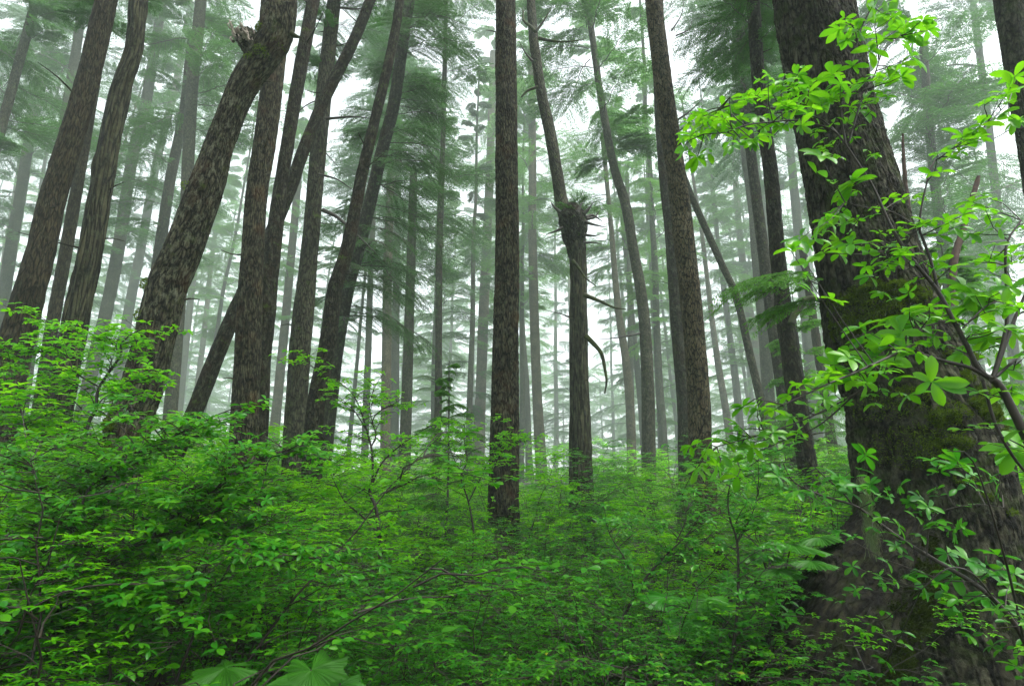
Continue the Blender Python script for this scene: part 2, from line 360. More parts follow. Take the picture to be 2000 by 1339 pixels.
def build_tree(name, label, cat, Y, poly, material, group=None, sides=28, step=.12, rough=.008, style='ridge', cell=(.05, .22), lump=.05, seed=1, top=1.35, flare=.35, stubs=0, dy=0.):
    """poly: rows (px, py, width px) from top to bottom of the trunk as seen in the photo; Y: its distance"""
    ctrl = []
    n = len(poly)
    for k, (px, py, w) in enumerate(poly):
        yy = Y + dy * k
        p = P(px, py, yy); ctrl.append([*p, .5 * w * PT(px, py, yy) / F])
    ctrl = np.array(ctrl[::-1])                            # bottom to top
    wpx = [w for _, _, w in poly[::-1]]
    for i in range(len(ctrl)):                             # true radius from the width seen off the picture's axis
        ax = ctrl[min(i + 1, len(ctrl) - 1), :3] - ctrl[max(i - 1, 0), :3]; v = ctrl[i, :3] - EYE
        o = np.cross(ax, v); o = o / np.linalg.norm(o) * .01
        a0 = np.array(project(ctrl[i, :3])); aq = np.array(project(ctrl[i, :3] + o)) - a0; aa = np.array(project(ctrl[i, :3] + ax / np.linalg.norm(ax) * .1)) - a0
        aa /= np.linalg.norm(aa); hw = abs(aq[0] * aa[1] - aq[1] * aa[0]) / max(abs(aa[1]), .3)
        ctrl[i, 3] = .5 * wpx[i] / hw * .01
    d = ctrl[0] - ctrl[1]; gz = float(ground_z(ctrl[0][0], ctrl[0][1]))
    while ctrl[0][2] > gz - .25:
        dd = d[:3] / abs(d[2]) * .6; nw = ctrl[0].copy(); nw[:3] += dd; nw[3] *= 1.02
        ctrl = np.vstack([nw, ctrl]); gz = float(ground_z(nw[0], nw[1]))
    d = ctrl[-1] - ctrl[-2]
    H = ctrl[-1][2]; tgt = max(H * top, H + 1.5) if top > 1 else H
    if DM(Y) > 24: tgt = H * 1.06
    k = 0
    while ctrl[-1][2] < tgt:
        dd = d[:3] / max(d[2], .2) * 2.; dd[2] = 2.; nw = ctrl[-1].copy(); nw[:3] += dd; nw[3] *= .96
        ctrl = np.vstack([ctrl, nw])
    base = np.array([ctrl[0][0], ctrl[0][1], float(ground_z(ctrl[0][0], ctrl[0][1]))])
    root = thing(name, label, cat, base, group)
    c2 = ctrl.copy(); c2[:, :3] -= base
    b = MB(); uvs = []
    p, r, tan = tube(b, c2, step, sides, seed, lump, rough, style, uvs=uvs, flare=(0., .45, flare), cell=cell)
    rng = np.random.RandomState(seed + 77)
    for _ in range(stubs):
        i = rng.randint(int(len(p) * .15), len(p)); a = rng.uniform(0, 6.28); ln = rng.uniform(.05, .32) * (1 + 1.5 * (rng.rand() < .25))
        dr = np.array([math.cos(a), math.sin(a), rng.uniform(-.1, .45)])
        q0 = p[i] + dr * r[i] * .7; q1 = q0 + dr * (ln + r[i] * .3); q1m = (q0 + q1) / 2 + np.array([0, 0, rng.uniform(-.04, .04)])
        branch_tube(b, [q0, q1m, q1], .016, .005, seed + _, 5, .005, uvs=uvs, step=.12)
    me = b.mesh('trunk', [material], uv=np.concatenate(uvs)); o = link('trunk', me, root)
    return dict(root=root, base=base, p=p + base, r=r, tan=tan, trunk=o, Y=Y)

# ------------------------------------------------------------------ foliage templates
def rhomb(L=1., Wd=.25):
    return np.array([[0, 0, 0], [L * .45, Wd / 2, .02 * L], [L, 0, -.03 * L], [L * .45, -Wd / 2, .02 * L]]), np.array([[0, 3, 2, 1]])
def leaf_tpl(w=.42, fine=True):
    st = [0, .18, .45, .72, .9, 1.] if fine else [0, .35, .75, 1.]
    wd = [.03, .55, .92, 1., .6, .04] if fine else [.05, .85, .95, .05]
    V = []
    for x, k in zip(st, wd):
        z = -.26 * x * x + .07 * x
        V += [[x, k * w / 2, z + .2 * w * k], [x, 0, z], [x, -k * w / 2, z + .2 * w * k]]
    Q = []
    for i in range(len(st) - 1):
        a = i * 3; Q += [[a, a + 1, a + 4, a + 3], [a + 1, a + 2, a + 5, a + 4]]
    return np.array(V), np.array(Q)
LEAF_F = leaf_tpl(.42, True); LEAF_C = leaf_tpl(.46, False); RH = rhomb(1, .28)
def frames(dirs, ups, scale):
    x = nrm(dirs); y = nrm(np.cross(ups, x)); z = np.cross(x, y)
    R = np.stack([x, y, z], -1)
    return R * np.asarray(scale)[:, None, None]

def bough_arrays(seed, L=3., fine=1.):
    """one hemlock bough along +x, drooping; returns foliage transforms and wood segments"""
    rng = np.random.RandomState(seed); T = []; D = []; U = []; S = []; w0 = []; w1 = []; wr0 = []; wr1 = []
    n = int(26 * fine); tt = np.linspace(0, 1, n)
    wig = np.cumsum(rng.normal(0, .02, n)) * L * .5
    ax = np.stack([L * tt, wig, L * (.16 * tt - .42 * tt ** 2)], 1)
    for i in range(n - 1): w0.append(ax[i]); w1.append(ax[i + 1]); wr0.append(.022 * (1 - tt[i]) + .004); wr1.append(.022 * (1 - tt[i + 1]) + .004)
    axd = nrm(np.gradient(ax, axis=0))
    for i in range(3, n):
        t = tt[i]
        for sgn in (-1, 1):
            if rng.rand() < .12: continue
            ls = L * .40 * (math.sin(math.pi * min(1, (t * .9 + .12))) ** .8) * rng.uniform(.5, 1.15) + .10
            ang = rng.uniform(.75, 1.15)
            d = axd[i] * math.cos(ang) + np.array([0, sgn, 0]) * math.sin(ang) + np.array([0, 0, rng.uniform(-.15, .1)]); d /= np.linalg.norm(d)
            k = max(3, int(ls / .055 * fine ** .5)); s = np.linspace(.0, 1, k)
            q = ax[i] + d * ls * s[:, None] + np.array([0, 0, -1]) * (ls * .38 * s[:, None] ** 2) + axd[i] * (ls * .18 * s[:, None] ** 2)
            w0.append(q[0]); w1.append(q[k // 2]); wr0.append(.006); wr1.append(.004); w0.append(q[k // 2]); w1.append(q[-1]); wr0.append(.004); wr1.append(.002)
            qd = nrm(np.gradient(q, axis=0))
            for j in range(1, k):
                for s2 in (-1, 1):
                    lt = rng.uniform(.05, .15) * (1.15 - .5 * s[j])
                    side = np.cross(qd[j], [0, 0, 1.]); side /= np.linalg.norm(side) + 1e-6
                    d2 = qd[j] * .75 + side * s2 * .7 + np.array([0, 0, rng.uniform(-.35, .0)]); d2 /= np.linalg.norm(d2)
                    m = 2 if lt < .09 else 3
                    for h in range(m):
                        T.append(q[j] + d2 * lt * h / m); sp = (h % 2 * 2 - 1) * .35
                        D.append(d2 + side * sp + rng.normal(0, .12, 3)); U.append(np.array([0, 0, 1.]) + rng.normal(0, .35, 3)); S.append(rng.uniform(.055, .10))
    return (np.array(T), np.array(D), np.array(U), np.array(S)), (np.array(w0), np.array(w1), np.array(wr0), np.array(wr1))
BOUGH = [bough_arrays(100 + i, 3., 1.) for i in range(5)]
def rotz(a): c, s = math.cos(a), math.sin(a); return np.array([[c, -s, 0], [s, c, 0], [0, 0, 1]])
def roty(a): c, s = math.cos(a), math.sin(a); return np.array([[c, 0, s], [0, 1, 0], [-s, 0, c]])
def add_bough(b, k, origin, az, pitch, scale, rng, keep=1., lscale=1.):
    (T, D, U, S), (w0, w1, r0, r1) = BOUGH[k % len(BOUGH)]
    R = rotz(az) @ roty(-pitch)
    if keep < 1: sel = rng.rand(len(T)) < keep; T, D, U, S = T[sel], D[sel], U[sel], S[sel]
    FR = frames(D @ R.T, U @ R.T, S * lscale)
    b.inst(RH[0], RH[1], FR, (T * scale) @ R.T + origin, m=0)
    b.segs((w0 * scale) @ R.T + origin, (w1 * scale) @ R.T + origin, r0 * scale, r1 * scale, 3, m=1)
def crown_mesh(seed, H=22., Rm=3.2, n=60, needle='needle', keep=.8, lscale=1.3, bias=None, shape=.75, base=0.):
    rng = np.random.RandomState(seed); b = MB()
    for i in range(n):
        t = ((i + rng.rand()) / n)
        z = base + H * t; rad = Rm * ((1 - t) ** shape * .85 + .15) * rng.uniform(.55, 1.1)
        if t < .15: rad *= .6 + .4 * t / .15
        az = rng.uniform(0, 2 * math.pi) if bias is None or rng.rand() > bias[1] else rng.normal(bias[0], .8)
        add_bough(b, rng.randint(5), np.array([0, 0, z]), az, rng.uniform(-.1, .25) + .35 * t, rad / 3., rng, keep, lscale)
    return b.mesh('crown', [M[needle], M['twig_grey']], smooth=False)

# ------------------------------------------------------------------ shrubs
def shrub_arrays(seed, H=2., spread=1., stems=8, nb=11, leaf=.05, twn=9, fine=True, mat_='shrub', airy=1., wood='twig'):
    """spreading multi-stemmed shrub with flat tiers of whorled leaves: (stems mesh, leaves mesh)"""
    rng = np.random.RandomState(seed); wb = MB()
    T = []; D = []; U = []; S = []; p0 = []; p1 = []; r0 = []; r1 = []
    def seg(a, b_, x, y): p0.append(a); p1.append(b_); r0.append(x); r1.append(y)
    def whorl(p, d, n, sc):
        a0 = rng.uniform(0, 6.28)
        for i in range(n):
            a = a0 + i * 2 * math.pi / n + rng.normal(0, .2)
            v = np.array([math.cos(a), math.sin(a), rng.uniform(-.25, .25)]) + d * .5
            T.append(p); D.append(v); U.append(np.array([0, 0, 1.]) + rng.normal(0, .28, 3)); S.append(leaf * sc * rng.uniform(.65, 1.15))
    for si in range(stems):
        az = 2 * math.pi * (si + rng.rand()) / stems; lean = rng.uniform(.12, .75) * spread
        L = H * rng.uniform(.65, 1.05) / math.cos(min(lean, .9)) ** .5
        k = 12; t = np.linspace(0, 1, k); hd = np.array([math.cos(az), math.sin(az), 0])
        up = math.cos(lean); out = math.sin(lean)
        pts = np.array([0, 0, 0]) + hd * .06 + hd * (L * out * t ** 1.25)[:, None] + np.array([0, 0, 1.]) * (L * up * t ** .9)[:, None]
        pts += np.cumsum(rng.normal(0, .022 * H / 2, (k, 3)), 0)
        for i in range(k - 1): seg(pts[i], pts[i + 1], .013 * (1 - t[i]) * H / 2 + .003, .013 * (1 - t[i + 1]) * H / 2 + .003)
        for bi in range(nb):
            tb = rng.uniform(.22, 1.) ** .8; i = min(int(tb * (k - 1)), k - 2); f = tb * (k - 1) - i
            o = pts[i] * (1 - f) + pts[i + 1] * f
            a = az + rng.normal(0, 1.1); bl = H * rng.uniform(.14, .36) * (1.1 - .45 * tb)
            m = 7; s = np.linspace(0, 1, m); hd2 = np.array([math.cos(a), math.sin(a), 0]); rise = rng.uniform(.1, .75)
            br = o + hd2 * (bl * s)[:, None] + np.array([0, 0, 1.]) * (bl * (rise * s - .42 * s ** 2))[:, None] + np.cumsum(rng.normal(0, .012, (m, 3)), 0)
            for j in range(m - 1): seg(br[j], br[j + 1], .0048 * (1 - s[j]) + .0015, .0048 * (1 - s[j + 1]) + .0015)
            whorl(br[-1], hd2, 5, 1.05)
            nt_ = max(2, int(twn * bl / (.25 * H) * airy))
            for ti in range(nt_):
                s_ = rng.uniform(.15, 1.); j = min(int(s_ * (m - 1)), m - 2); q = br[j] * (1 - (s_ * (m - 1) - j)) + br[j + 1] * (s_ * (m - 1) - j)
                ta = a + rng.choice([-1, 1]) * rng.uniform(.4, 1.3); tl = rng.uniform(.05, .19) * H / 2
                td = np.array([math.cos(ta), math.sin(ta), rng.uniform(-.1, .4)]); e = q + td * tl; mid = (q + e) / 2 + rng.normal(0, .006, 3)
                seg(q, mid, .002, .0016); seg(mid, e, .0016, .0012)
                whorl(e, td, rng.randint(4, 6), 1.)
                if tl > .07:
                    for sg in (-1, 1):
                        T.append(mid); v = np.array([math.cos(ta + sg * .9), math.sin(ta + sg * .9), rng.uniform(-.2, .2)]); D.append(v); U.append(np.array([0, 0, 1.]) + rng.normal(0, .28, 3)); S.append(leaf * rng.uniform(.55, .95))
    tp = LEAF_F if fine else LEAF_C
    wl = [1., .78, 1.2, .9][seed % 4]
    lb = MB(); lb.inst(tp[0] * np.array([1, wl, 1]), tp[1], frames(np.array(D), np.array(U), np.array(S) * [1., 1.18, .8, .92][seed % 4]), np.array(T))
    wb.segs(p0, p1, np.array(r0) * .55, np.array(r1) * .55, 4)
    return wb.mesh('stems', [M[wood]]), lb.mesh('leaves', [M[mat_]])

# shrub kinds, each about 2 m high
SH = {
    'near': [shrub_arrays(11 + i, 2.0, 1.1, 9, [13, 13, 16, 13][i], [.048, .042, .033, .052][i], [9, 9, 13, 8][i], True, 'shrub2' if i == 2 else 'shrub') for i in range(4)],
    'mid': [shrub_arrays(31 + i, 2.0, .95, 9, [13, 16, 13, 15][i], [.060, .044, .066, .050][i], [8, 12, 8, 10][i], False, 'shrub2' if i % 2 == 0 else 'shrub') for i in range(4)],
    'far': [shrub_arrays(51 + i, 2.0, 1., 9, 12, .075, 6, False, 'shrub2') for i in range(3)],
    'low': [shrub_arrays(71 + i, 1.0, 1.3, 9, 11, .046, 9, True, 'shrub') for i in range(3)],
    'airy': [shrub_arrays(91 + i, 2.6, .55, 4, 12, .050, 8, True, 'shrub2' if i else 'shrub', .8) for i in range(3)],
}
SHRUBS = []
def place_shrub(kind, k, x, y, h, rot, label, group, name='leafy_shrub', cat='shrub', wide=1.):
    ws, ls = SH[kind][k % len(SH[kind])]
    z = float(ground_z(x, y)) - .03; H0 = {'low': 1., 'airy': 2.6}.get(kind, 2.)
    r = thing(name, label, cat, (x, y, z), group); s = h / H0
    r.rotation_euler = (0, 0, rot); r.scale = (s * wide, s * wide, s)
    link('stems', ws, r); link('leaves', ls, r)
    SHRUBS.append((x, y, h)); return r
# ================================================================== the traced trees
T = {}
def tr(key, *a, **k): T[key] = build_tree(*a, **k); return T[key]
# --- near trees
tr('B', 'conifer_tree', 'thick brown straight trunk leaning right at the far left, nearest of the left group', 'tree', 7.5,
   [(208, 0, 48), (163, 187, 50), (107, 373, 57), (77, 500, 62), (40, 637, 72), (10, 750, 82), (-20, 900, 88)], M['b_brown'], sides=90, step=.03, rough=.012, cell=(.05, .3), seed=3, stubs=7, top=1.8)
tr('C', 'conifer_tree', 'rugged grey-brown trunk with long dark vertical splits, right of the thick brown leaning trunk', 'tree', 8.,
   [(272, -10, 36), (262, 90, 38), (232, 187, 44), (195, 373, 46), (174, 500, 49), (160, 562, 50), (133, 700, 54), (118, 786, 56), (80, 950, 60)], M['b_cedar'], sides=90, step=.03, rough=.03, cell=(.09, .8), lump=.11, seed=4, stubs=5, top=1.8)
G = tr('G', 'leaning_broken_tree', 'lichen-speckled leaning trunk with a mossy side and a broken pale limb end', 'tree', 6.,
   [(545, -30, 70), (543, 30, 70), (535, 75, 72), (508, 118, 76), (478, 165, 66), (455, 215, 60), (430, 280, 62), (400, 373, 76), (352, 500, 82), (325, 562, 84), (300, 674, 84), (282, 748, 88), (255, 823, 92), (228, 940, 100)],
   M['b_lichen'], sides=150, step=.018, rough=.010, style='scale', cell=(.035, .07), lump=.1, seed=5, stubs=4)
tr('H', 'conifer_tree', 'straight reddish-brown trunk standing in front of the elbow of the leaning lichened tree', 'tree', 8.,
   [(545, -20, 44), (537, 110, 44), (520, 260, 44), (502, 373, 43), (493, 500, 45), (488, 600, 50), (484, 711, 54), (478, 823, 56), (475, 1000, 62)], M['b_centre'], sides=90, step=.03, rough=.011, style='plate', cell=(.045, .12), seed=6, stubs=4, top=1.8)
tr('I', 'conifer_tree', 'dark slightly bent trunk with pale lichen patches just behind the straight reddish trunk', 'tree', 8.8,
   [(612, 0, 25), (584, 149, 27), (565, 261, 27), (547, 373, 28), (531, 500, 34), (522, 600, 36), (512, 700, 36), (505, 830, 38), (500, 950, 38)], M['b_dark'], sides=50, step=.05, rough=.008, lump=.08, seed=7, stubs=8)
tr('J', 'conifer_tree', 'steeply leaning dark trunk crossing diagonally behind the straight reddish trunk', 'tree', 9.8,
   [(735, -30, 22), (693, 75, 24), (637, 187, 26), (598, 280, 26), (562, 380, 28), (510, 500, 30), (463, 599, 32), (425, 690, 34), (385, 790, 36), (350, 870, 38)], M['b_dark'], sides=40, step=.06, lump=.08, seed=8, stubs=8)
tr('K', 'conifer_tree', 'tall grey-brown straight trunk with small spiky stubs right of the steeply leaning dark trunk', 'tree', 11.,
   [(653, 0, 27), (632, 187, 31), (618, 336, 32), (604, 500, 34), (590, 637, 42), (576, 823, 43), (572, 900, 44), (565, 1020, 48)], M['b_grey'], sides=48, step=.06, rough=.01, seed=9, stubs=26)
tr('L', 'conifer_tree', 'dark lichen-speckled trunk leaning right in front of the drooping dark hemlock boughs', 'tree', 9.2,
   [(782, -10, 17), (772, 60, 18), (744, 187, 20), (708, 336, 24), (680, 480, 28), (655, 562, 30), (640, 674, 36), (618, 786, 38), (610, 890, 40), (605, 1000, 42)], M['b_dark'], sides=50, step=.05, lump=.1, seed=10, stubs=8)
tr('R', 'conifer_tree', 'straight furrowed rusty-brown trunk standing alone in the middle, in front of the mist', 'tree', 9.,
   [(987, -20, 37), (989, 187, 42), (990, 373, 44), (990, 500, 46), (988, 637, 50), (986, 823, 55), (984, 950, 58), (983, 1060, 64)], M['b_centre'], sides=110, step=.025, rough=.014, style='plate', cell=(.04, .13), seed=11, stubs=1, top=1.8)
tr('W', 'conifer_tree', 'straight tan-barked trunk of the close pair right of the middle, the front one', 'tree', 10.,
   [(1275, -10, 33), (1290, 120, 35), (1307, 250, 38), (1322, 350, 39), (1334, 450, 41), (1354, 637, 42), (1365, 786, 45), (1369, 898, 46), (1385, 1020, 50), (1395, 1120, 54)], M['b_tan'], sides=90, step=.03, rough=.009, style='plate', cell=(.045, .11), seed=12, stubs=6, top=1.8)
tr('W2', 'conifer_tree', 'darker trunk of the close pair right of the middle, half hidden behind the tan one', 'tree', 11.5,
   [(1283, 0, 24), (1290, 200, 25), (1300, 350, 26), (1312, 450, 29), (1325, 637, 30), (1337, 786, 30), (1340, 900, 32)], M['b_dark'], sides=40, step=.06, seed=13, stubs=12)
Z = tr('Z', 'conifer_tree', 'dark slim trunk with a bent bare branch just left of the huge spruce', 'tree', 8.5,
   [(1470, -10, 26), (1484, 187, 26), (1505, 336, 29), (1519, 500, 30), (1530, 600, 34), (1545, 700, 37), (1560, 820, 38), (1575, 900, 36), (1592, 1040, 42)], M['b_dark'], sides=60, step=.04, rough=.01, seed=14, stubs=5)
A = tr('AA', 'spruce_tree', 'huge rough-barked spruce with moss cushions filling the right side', 'tree', 4.3,
   [(1585, -20, 160), (1593, 40, 162), (1623, 187, 168), (1668, 373, 192), (1694, 500, 213), (1726, 637, 252), (1770, 748, 282), (1793, 823, 300), (1806, 898, 316), (1822, 989, 330), (1835, 1100, 345), (1850, 1220, 370), (1860, 1339, 400)],
   M['b_spruce'], sides=420, step=.009, rough=.022, style='scale', cell=(.05, .13), lump=.06, seed=15, top=1.9, flare=.22)
tr('BB', 'conifer_tree', 'dark mossy trunk cut by the right edge of the picture', 'tree', 6.,
   [(1972, -10, 66), (1984, 80, 64), (1994, 150, 62), (2010, 240, 64), (2030, 350, 70), (2060, 500, 76), (2100, 750, 85)], M['b_spruce'], sides=120, step=.03, rough=.012, style='scale', cell=(.04, .07), seed=16, top=1.9)
# --- middle distance
Tt = tr('T', 'burled_tree', 'bare snag with a spiky black burl and a thinner stem leaning up left from it', 'tree', 11.25,
   [(1120, 425, 30), (1128, 500, 32), (1130, 560, 32), (1130, 650, 34), (1131, 760, 37), (1134, 900, 45)], M['b_cedar'], sides=60, step=.04, rough=.022, cell=(.07, .6), seed=17, top=0, stubs=18)
tr('U', 'conifer_tree', 'grey trunk bowing right with one long bare branch pointing left, right of the burled snag', 'tree', 12.4,
   [(1165, 130, 13), (1172, 180, 14), (1197, 317, 17), (1222, 400, 20), (1236, 480, 20), (1256, 600, 22), (1265, 750, 25), (1267, 900, 28)], M['b_grey'], seed=18, stubs=8, top=1.5)
tr('V', 'conifer_tree', 'thin misty trunk leaning between the burled snag and the bowing grey trunk', 'tree', 15.,
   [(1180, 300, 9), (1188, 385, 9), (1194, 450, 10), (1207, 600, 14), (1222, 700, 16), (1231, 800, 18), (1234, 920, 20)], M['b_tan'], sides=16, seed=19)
tr('V2', 'conifer_tree', 'very thin vertical misty trunk meeting the thin leaning one right of the burled snag', 'tree', 17.,
   [(1226, 400, 9), (1228, 480, 9), (1231, 650, 11), (1233, 800, 12)], M['b_grey'], sides=14, seed=20)
tr('X', 'conifer_tree', 'bare thin dark pole leaning left just right of the tan pair', 'tree', 12.,
   [(1325, 310, 12), (1345, 370, 14), (1380, 450, 15), (1407, 510, 15), (1438, 580, 15), (1462, 680, 16), (1483, 770, 17)], M['b_grey'], sides=18, seed=21, top=1.05)
tr('Y', 'conifer_tree', 'grey-green trunk behind the thin leaning pole, left of the dark slim trunk', 'tree', 13.8,
   [(1440, 100, 12), (1452, 280, 14), (1462, 350, 17), (1472, 420, 20), (1478, 500, 22), (1490, 620, 23), (1500, 760, 25), (1505, 860, 26)], M['b_grey'], seed=22, stubs=10)
tr('Y2', 'conifer_tree', 'faint misty trunk seen between the leaning pole and the grey-green trunk', 'tree', 20.,
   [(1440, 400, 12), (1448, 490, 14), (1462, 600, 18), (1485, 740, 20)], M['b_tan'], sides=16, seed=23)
tr('Y3', 'conifer_tree', 'faint trunk touching the left edge of the dark slim trunk', 'tree', 19.,
   [(1480, 330, 12), (1494, 450, 14), (1510, 600, 14), (1524, 740, 14)], M['b_grey'], sides=16, seed=24)
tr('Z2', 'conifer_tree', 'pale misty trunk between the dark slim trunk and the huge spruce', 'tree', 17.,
   [(1530, 150, 13), (1540, 260, 15), (1556, 420, 19), (1568, 560, 20), (1580, 700, 22)], M['b_grey'], sides=18, seed=25)
tr('Z3', 'conifer_tree', 'short stretch of greyish trunk low between the dark slim trunk and the spruce foot', 'tree', 12.,
   [(1600, 700, 18), (1615, 800, 20), (1630, 900, 22)], M['b_brown'], sides=18, seed=26)
tr('L2', 'hemlock_tree', 'shadowy hemlock trunk draped in dark drooping boughs behind the speckled leaning trunk', 'tree', 11.5,
   [(800, 0, 22), (790, 60, 22), (770, 200, 24), (745, 300, 25), (705, 470, 26), (680, 560, 27), (656, 692, 28), (635, 880, 30)], M['b_dark'], sides=30, seed=27, stubs=6)
tr('M_', 'conifer_tree', 'slim grey trunk below the dark boughs, first right of the speckled leaning trunk', 'tree', 16.,
   [(728, 450, 10), (723, 560, 12), (720, 660, 13), (715, 800, 14), (712, 900, 15)], M['b_grey'], sides=16, seed=28)
tr('N', 'conifer_tree', 'brownish trunk under the dark boughs, beside a paler twin', 'tree', 14.5,
   [(762, 380, 16), (757, 545, 18), (755, 700, 19), (752, 900, 21)], M['b_tan'], seed=29, sides=20, stubs=6)
tr('N2', 'conifer_tree', 'paler grey twin close behind the brownish trunk under the dark boughs', 'tree', 17.,
   [(778, 300, 12), (774, 545, 14), (772, 700, 16), (770, 900, 18)], M['b_grey'], seed=30, sides=18)
tr('O', 'conifer_tree', 'medium dark-grey trunk right of the brown and grey twins below the boughs', 'tree', 13.,
   [(806, 400, 16), (801, 570, 18), (797, 700, 20), (790, 900, 24)], M['b_grey'], seed=31, stubs=8)
tr('Pp', 'conifer_tree', 'thin dark pole-straight trunk halfway between the dark boughs and the middle trunk', 'tree', 12.6,
   [(868, 150, 9), (865, 280, 10), (861, 400, 12), (858, 500, 13), (857, 600, 13), (856, 780, 14), (852, 900, 15)], M['b_dark'], sides=18, seed=32, stubs=14)
tr('Q', 'conifer_tree', 'pale misty trunk just left of the straight middle trunk', 'tree', 18.,
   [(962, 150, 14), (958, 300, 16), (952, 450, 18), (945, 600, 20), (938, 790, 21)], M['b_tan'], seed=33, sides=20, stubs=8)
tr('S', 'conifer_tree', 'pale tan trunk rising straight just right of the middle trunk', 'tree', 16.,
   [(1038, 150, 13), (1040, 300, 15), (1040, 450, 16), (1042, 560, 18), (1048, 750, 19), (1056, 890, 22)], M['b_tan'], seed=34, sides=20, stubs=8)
tr('S2', 'conifer_tree', 'dim slim trunk squeezed between the middle trunk and the pale tan one', 'tree', 18.,
   [(1016, 500, 10), (1020, 640, 11), (1028, 750, 12), (1032, 860, 13)], M['b_grey'], seed=35, sides=14, stubs=5)
tr('A1', 'conifer_tree', 'dark grey trunk leaning out of the top left corner', 'tree', 12.2,
   [(80, -60, 20), (70, 0, 21), (35, 130, 22), (5, 240, 23), (-20, 330, 24)], M['b_grey'], seed=36, stubs=5)
tr('A2', 'conifer_tree', 'very faint pale trunk behind the top left corner trunk', 'tree', 20.,
   [(108, 0, 26), (98, 80, 27), (67, 210, 28), (35, 400, 30), (5, 580, 32)], M['b_tan'], seed=37, sides=20)
tr('A3', 'conifer_tree', 'slim grey trunk disappearing behind the thick brown leaning trunk', 'tree', 14.,
   [(163, -10, 19), (150, 90, 20), (132, 200, 21), (105, 380, 24), (70, 600, 28)], M['b_grey'], seed=38, stubs=5)
tr('A4', 'conifer_tree', 'dark straight trunk between the thick brown and the rugged split trunks', 'tree', 11.2,
   [(216, -20, 20), (170, 254, 23), (127, 500, 27), (105, 618, 28), (82, 767, 30)], M['b_brown'], seed=39, stubs=5)
tr('D', 'conifer_tree', 'pale misty trunk right of the rugged split trunk', 'tree', 14.8,
   [(318, 0, 18), (300, 110, 20), (284, 205, 23), (257, 317, 24), (232, 480, 26), (209, 600, 27), (186, 693, 28), (165, 785, 29)], M['b_grey'], seed=40, stubs=9)
tr('E', 'conifer_tree', 'fainter bluish misty trunk second right of the rugged split trunk', 'tree', 18.,
   [(365, 50, 14), (343, 168, 15), (306, 317, 17), (278, 470, 19), (254, 592, 21), (243, 660, 22), (225, 780, 23)], M['b_grey'], seed=41, sides=20, stubs=6)
tr('F1', 'conifer_tree', 'straight grey trunk crossing behind the leaning lichened tree', 'tree', 12.6,
   [(393, -10, 23), (385, 80, 24), (377, 150, 24), (368, 300, 25), (362, 450, 26), (350, 600, 26), (335, 780, 28)], M['b_grey'], seed=42, stubs=12)
tr('F2', 'conifer_tree', 'slim dark grey trunk close left of the straight one behind the leaning lichened tree', 'tree', 13.2,
   [(370, 120, 19), (358, 224, 20), (332, 355, 22), (310, 500, 24), (290, 640, 25), (275, 760, 26)], M['b_dark'], seed=43, stubs=9)
tr('DD', 'conifer_tree', 'shadowed trunk in the teal haze right of the huge spruce', 'tree', 13.,
   [(1808, 150, 17), (1822, 320, 20), (1840, 470, 22), (1858, 600, 24)], M['b_dark'], seed=44, stubs=10)
tr('D2', 'conifer_tree', 'hazy trunk far right, left of the mossy edge trunk', 'tree', 15.,
   [(1900, 0, 14), (1925, 200, 17), (1945, 380, 19), (1965, 560, 20)], M['b_grey'], seed=45, stubs=8)
tr('g1', 'conifer_tree', 'faint trunk between the leaning lichened tree and the straight reddish trunk, low in the mist', 'tree', 22.,
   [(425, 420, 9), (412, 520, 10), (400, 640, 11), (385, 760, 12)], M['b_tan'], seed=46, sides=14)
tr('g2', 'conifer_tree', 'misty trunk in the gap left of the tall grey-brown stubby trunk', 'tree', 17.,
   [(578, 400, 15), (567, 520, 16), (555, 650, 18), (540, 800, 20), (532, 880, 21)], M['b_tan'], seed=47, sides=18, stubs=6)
tr('g3', 'conifer_tree', 'bluish slim misty trunk touching the right edge of the leaning lichened tree', 'tree', 20.,
   [(385, 480, 13), (375, 560, 14), (362, 680, 15), (350, 800, 16)], M['b_grey'], seed=48, sides=14)
tr('g4', 'conifer_tree', 'faint trunk at the left border behind the thick brown leaning trunk', 'tree', 15.,
   [(60, 250, 22), (40, 380, 24), (22, 480, 26), (5, 600, 28)], M['b_grey'], seed=49, sides=20, stubs=6)

def px_branch(t, pts, Y, r0, r1, name='branch', m='twig_grey', seed=0, sides=7, wob=.01, step=.05, dz=None):
    q = np.array([P(x, y, Y + (dz[i] if dz else 0)) for i, (x, y) in enumerate(pts)]) - t['base']
    b = MB(); branch_tube(b, q, r0, r1, seed, sides, wob, step=step); return link(name, b.mesh(name, [M[m]]), t['root'])

# leaning tree: broken end and mossy spike
b = MB(); uvs = []
q = [P(x, y, 6. - k * .02) - G['base'] for k, (x, y) in enumerate([(520, 112), (498, 92), (484, 78), (476, 66)])]
tube(b, np.column_stack([q, [.19, .165, .14, .125]]), .02, 60, 61, .22, .02, 'plate', uvs=uvs, cell=(.05, .08))
link('broken_limb', b.mesh('broken_limb', [M['b_lichen']], uv=np.concatenate(uvs)), G['root'])
b = MB(); rng = np.random.RandomState(4)
c0 = P(478, 72, 5.85) - G['base']
for i in range(34):                                    # torn fibres of the break
    o = c0 + np.array([rng.uniform(-.13, .13), rng.uniform(-.14, .06), rng.uniform(-.10, .05)]); o[2] -= abs(o[0] - c0[0]) * .2
    branch_tube(b, [o, o + np.array([rng.normal(-.02, .02), rng.normal(-.02, .02), rng.uniform(.02, .07)]), o + np.array([rng.normal(-.03, .02), rng.normal(-.03, .02), rng.uniform(.05, .11)])], rng.uniform(.012, .028), .003, i, 5, 0, step=.05)
link('splintered_wood', b.mesh('splintered_wood', [M['palewood']]), G['root'])
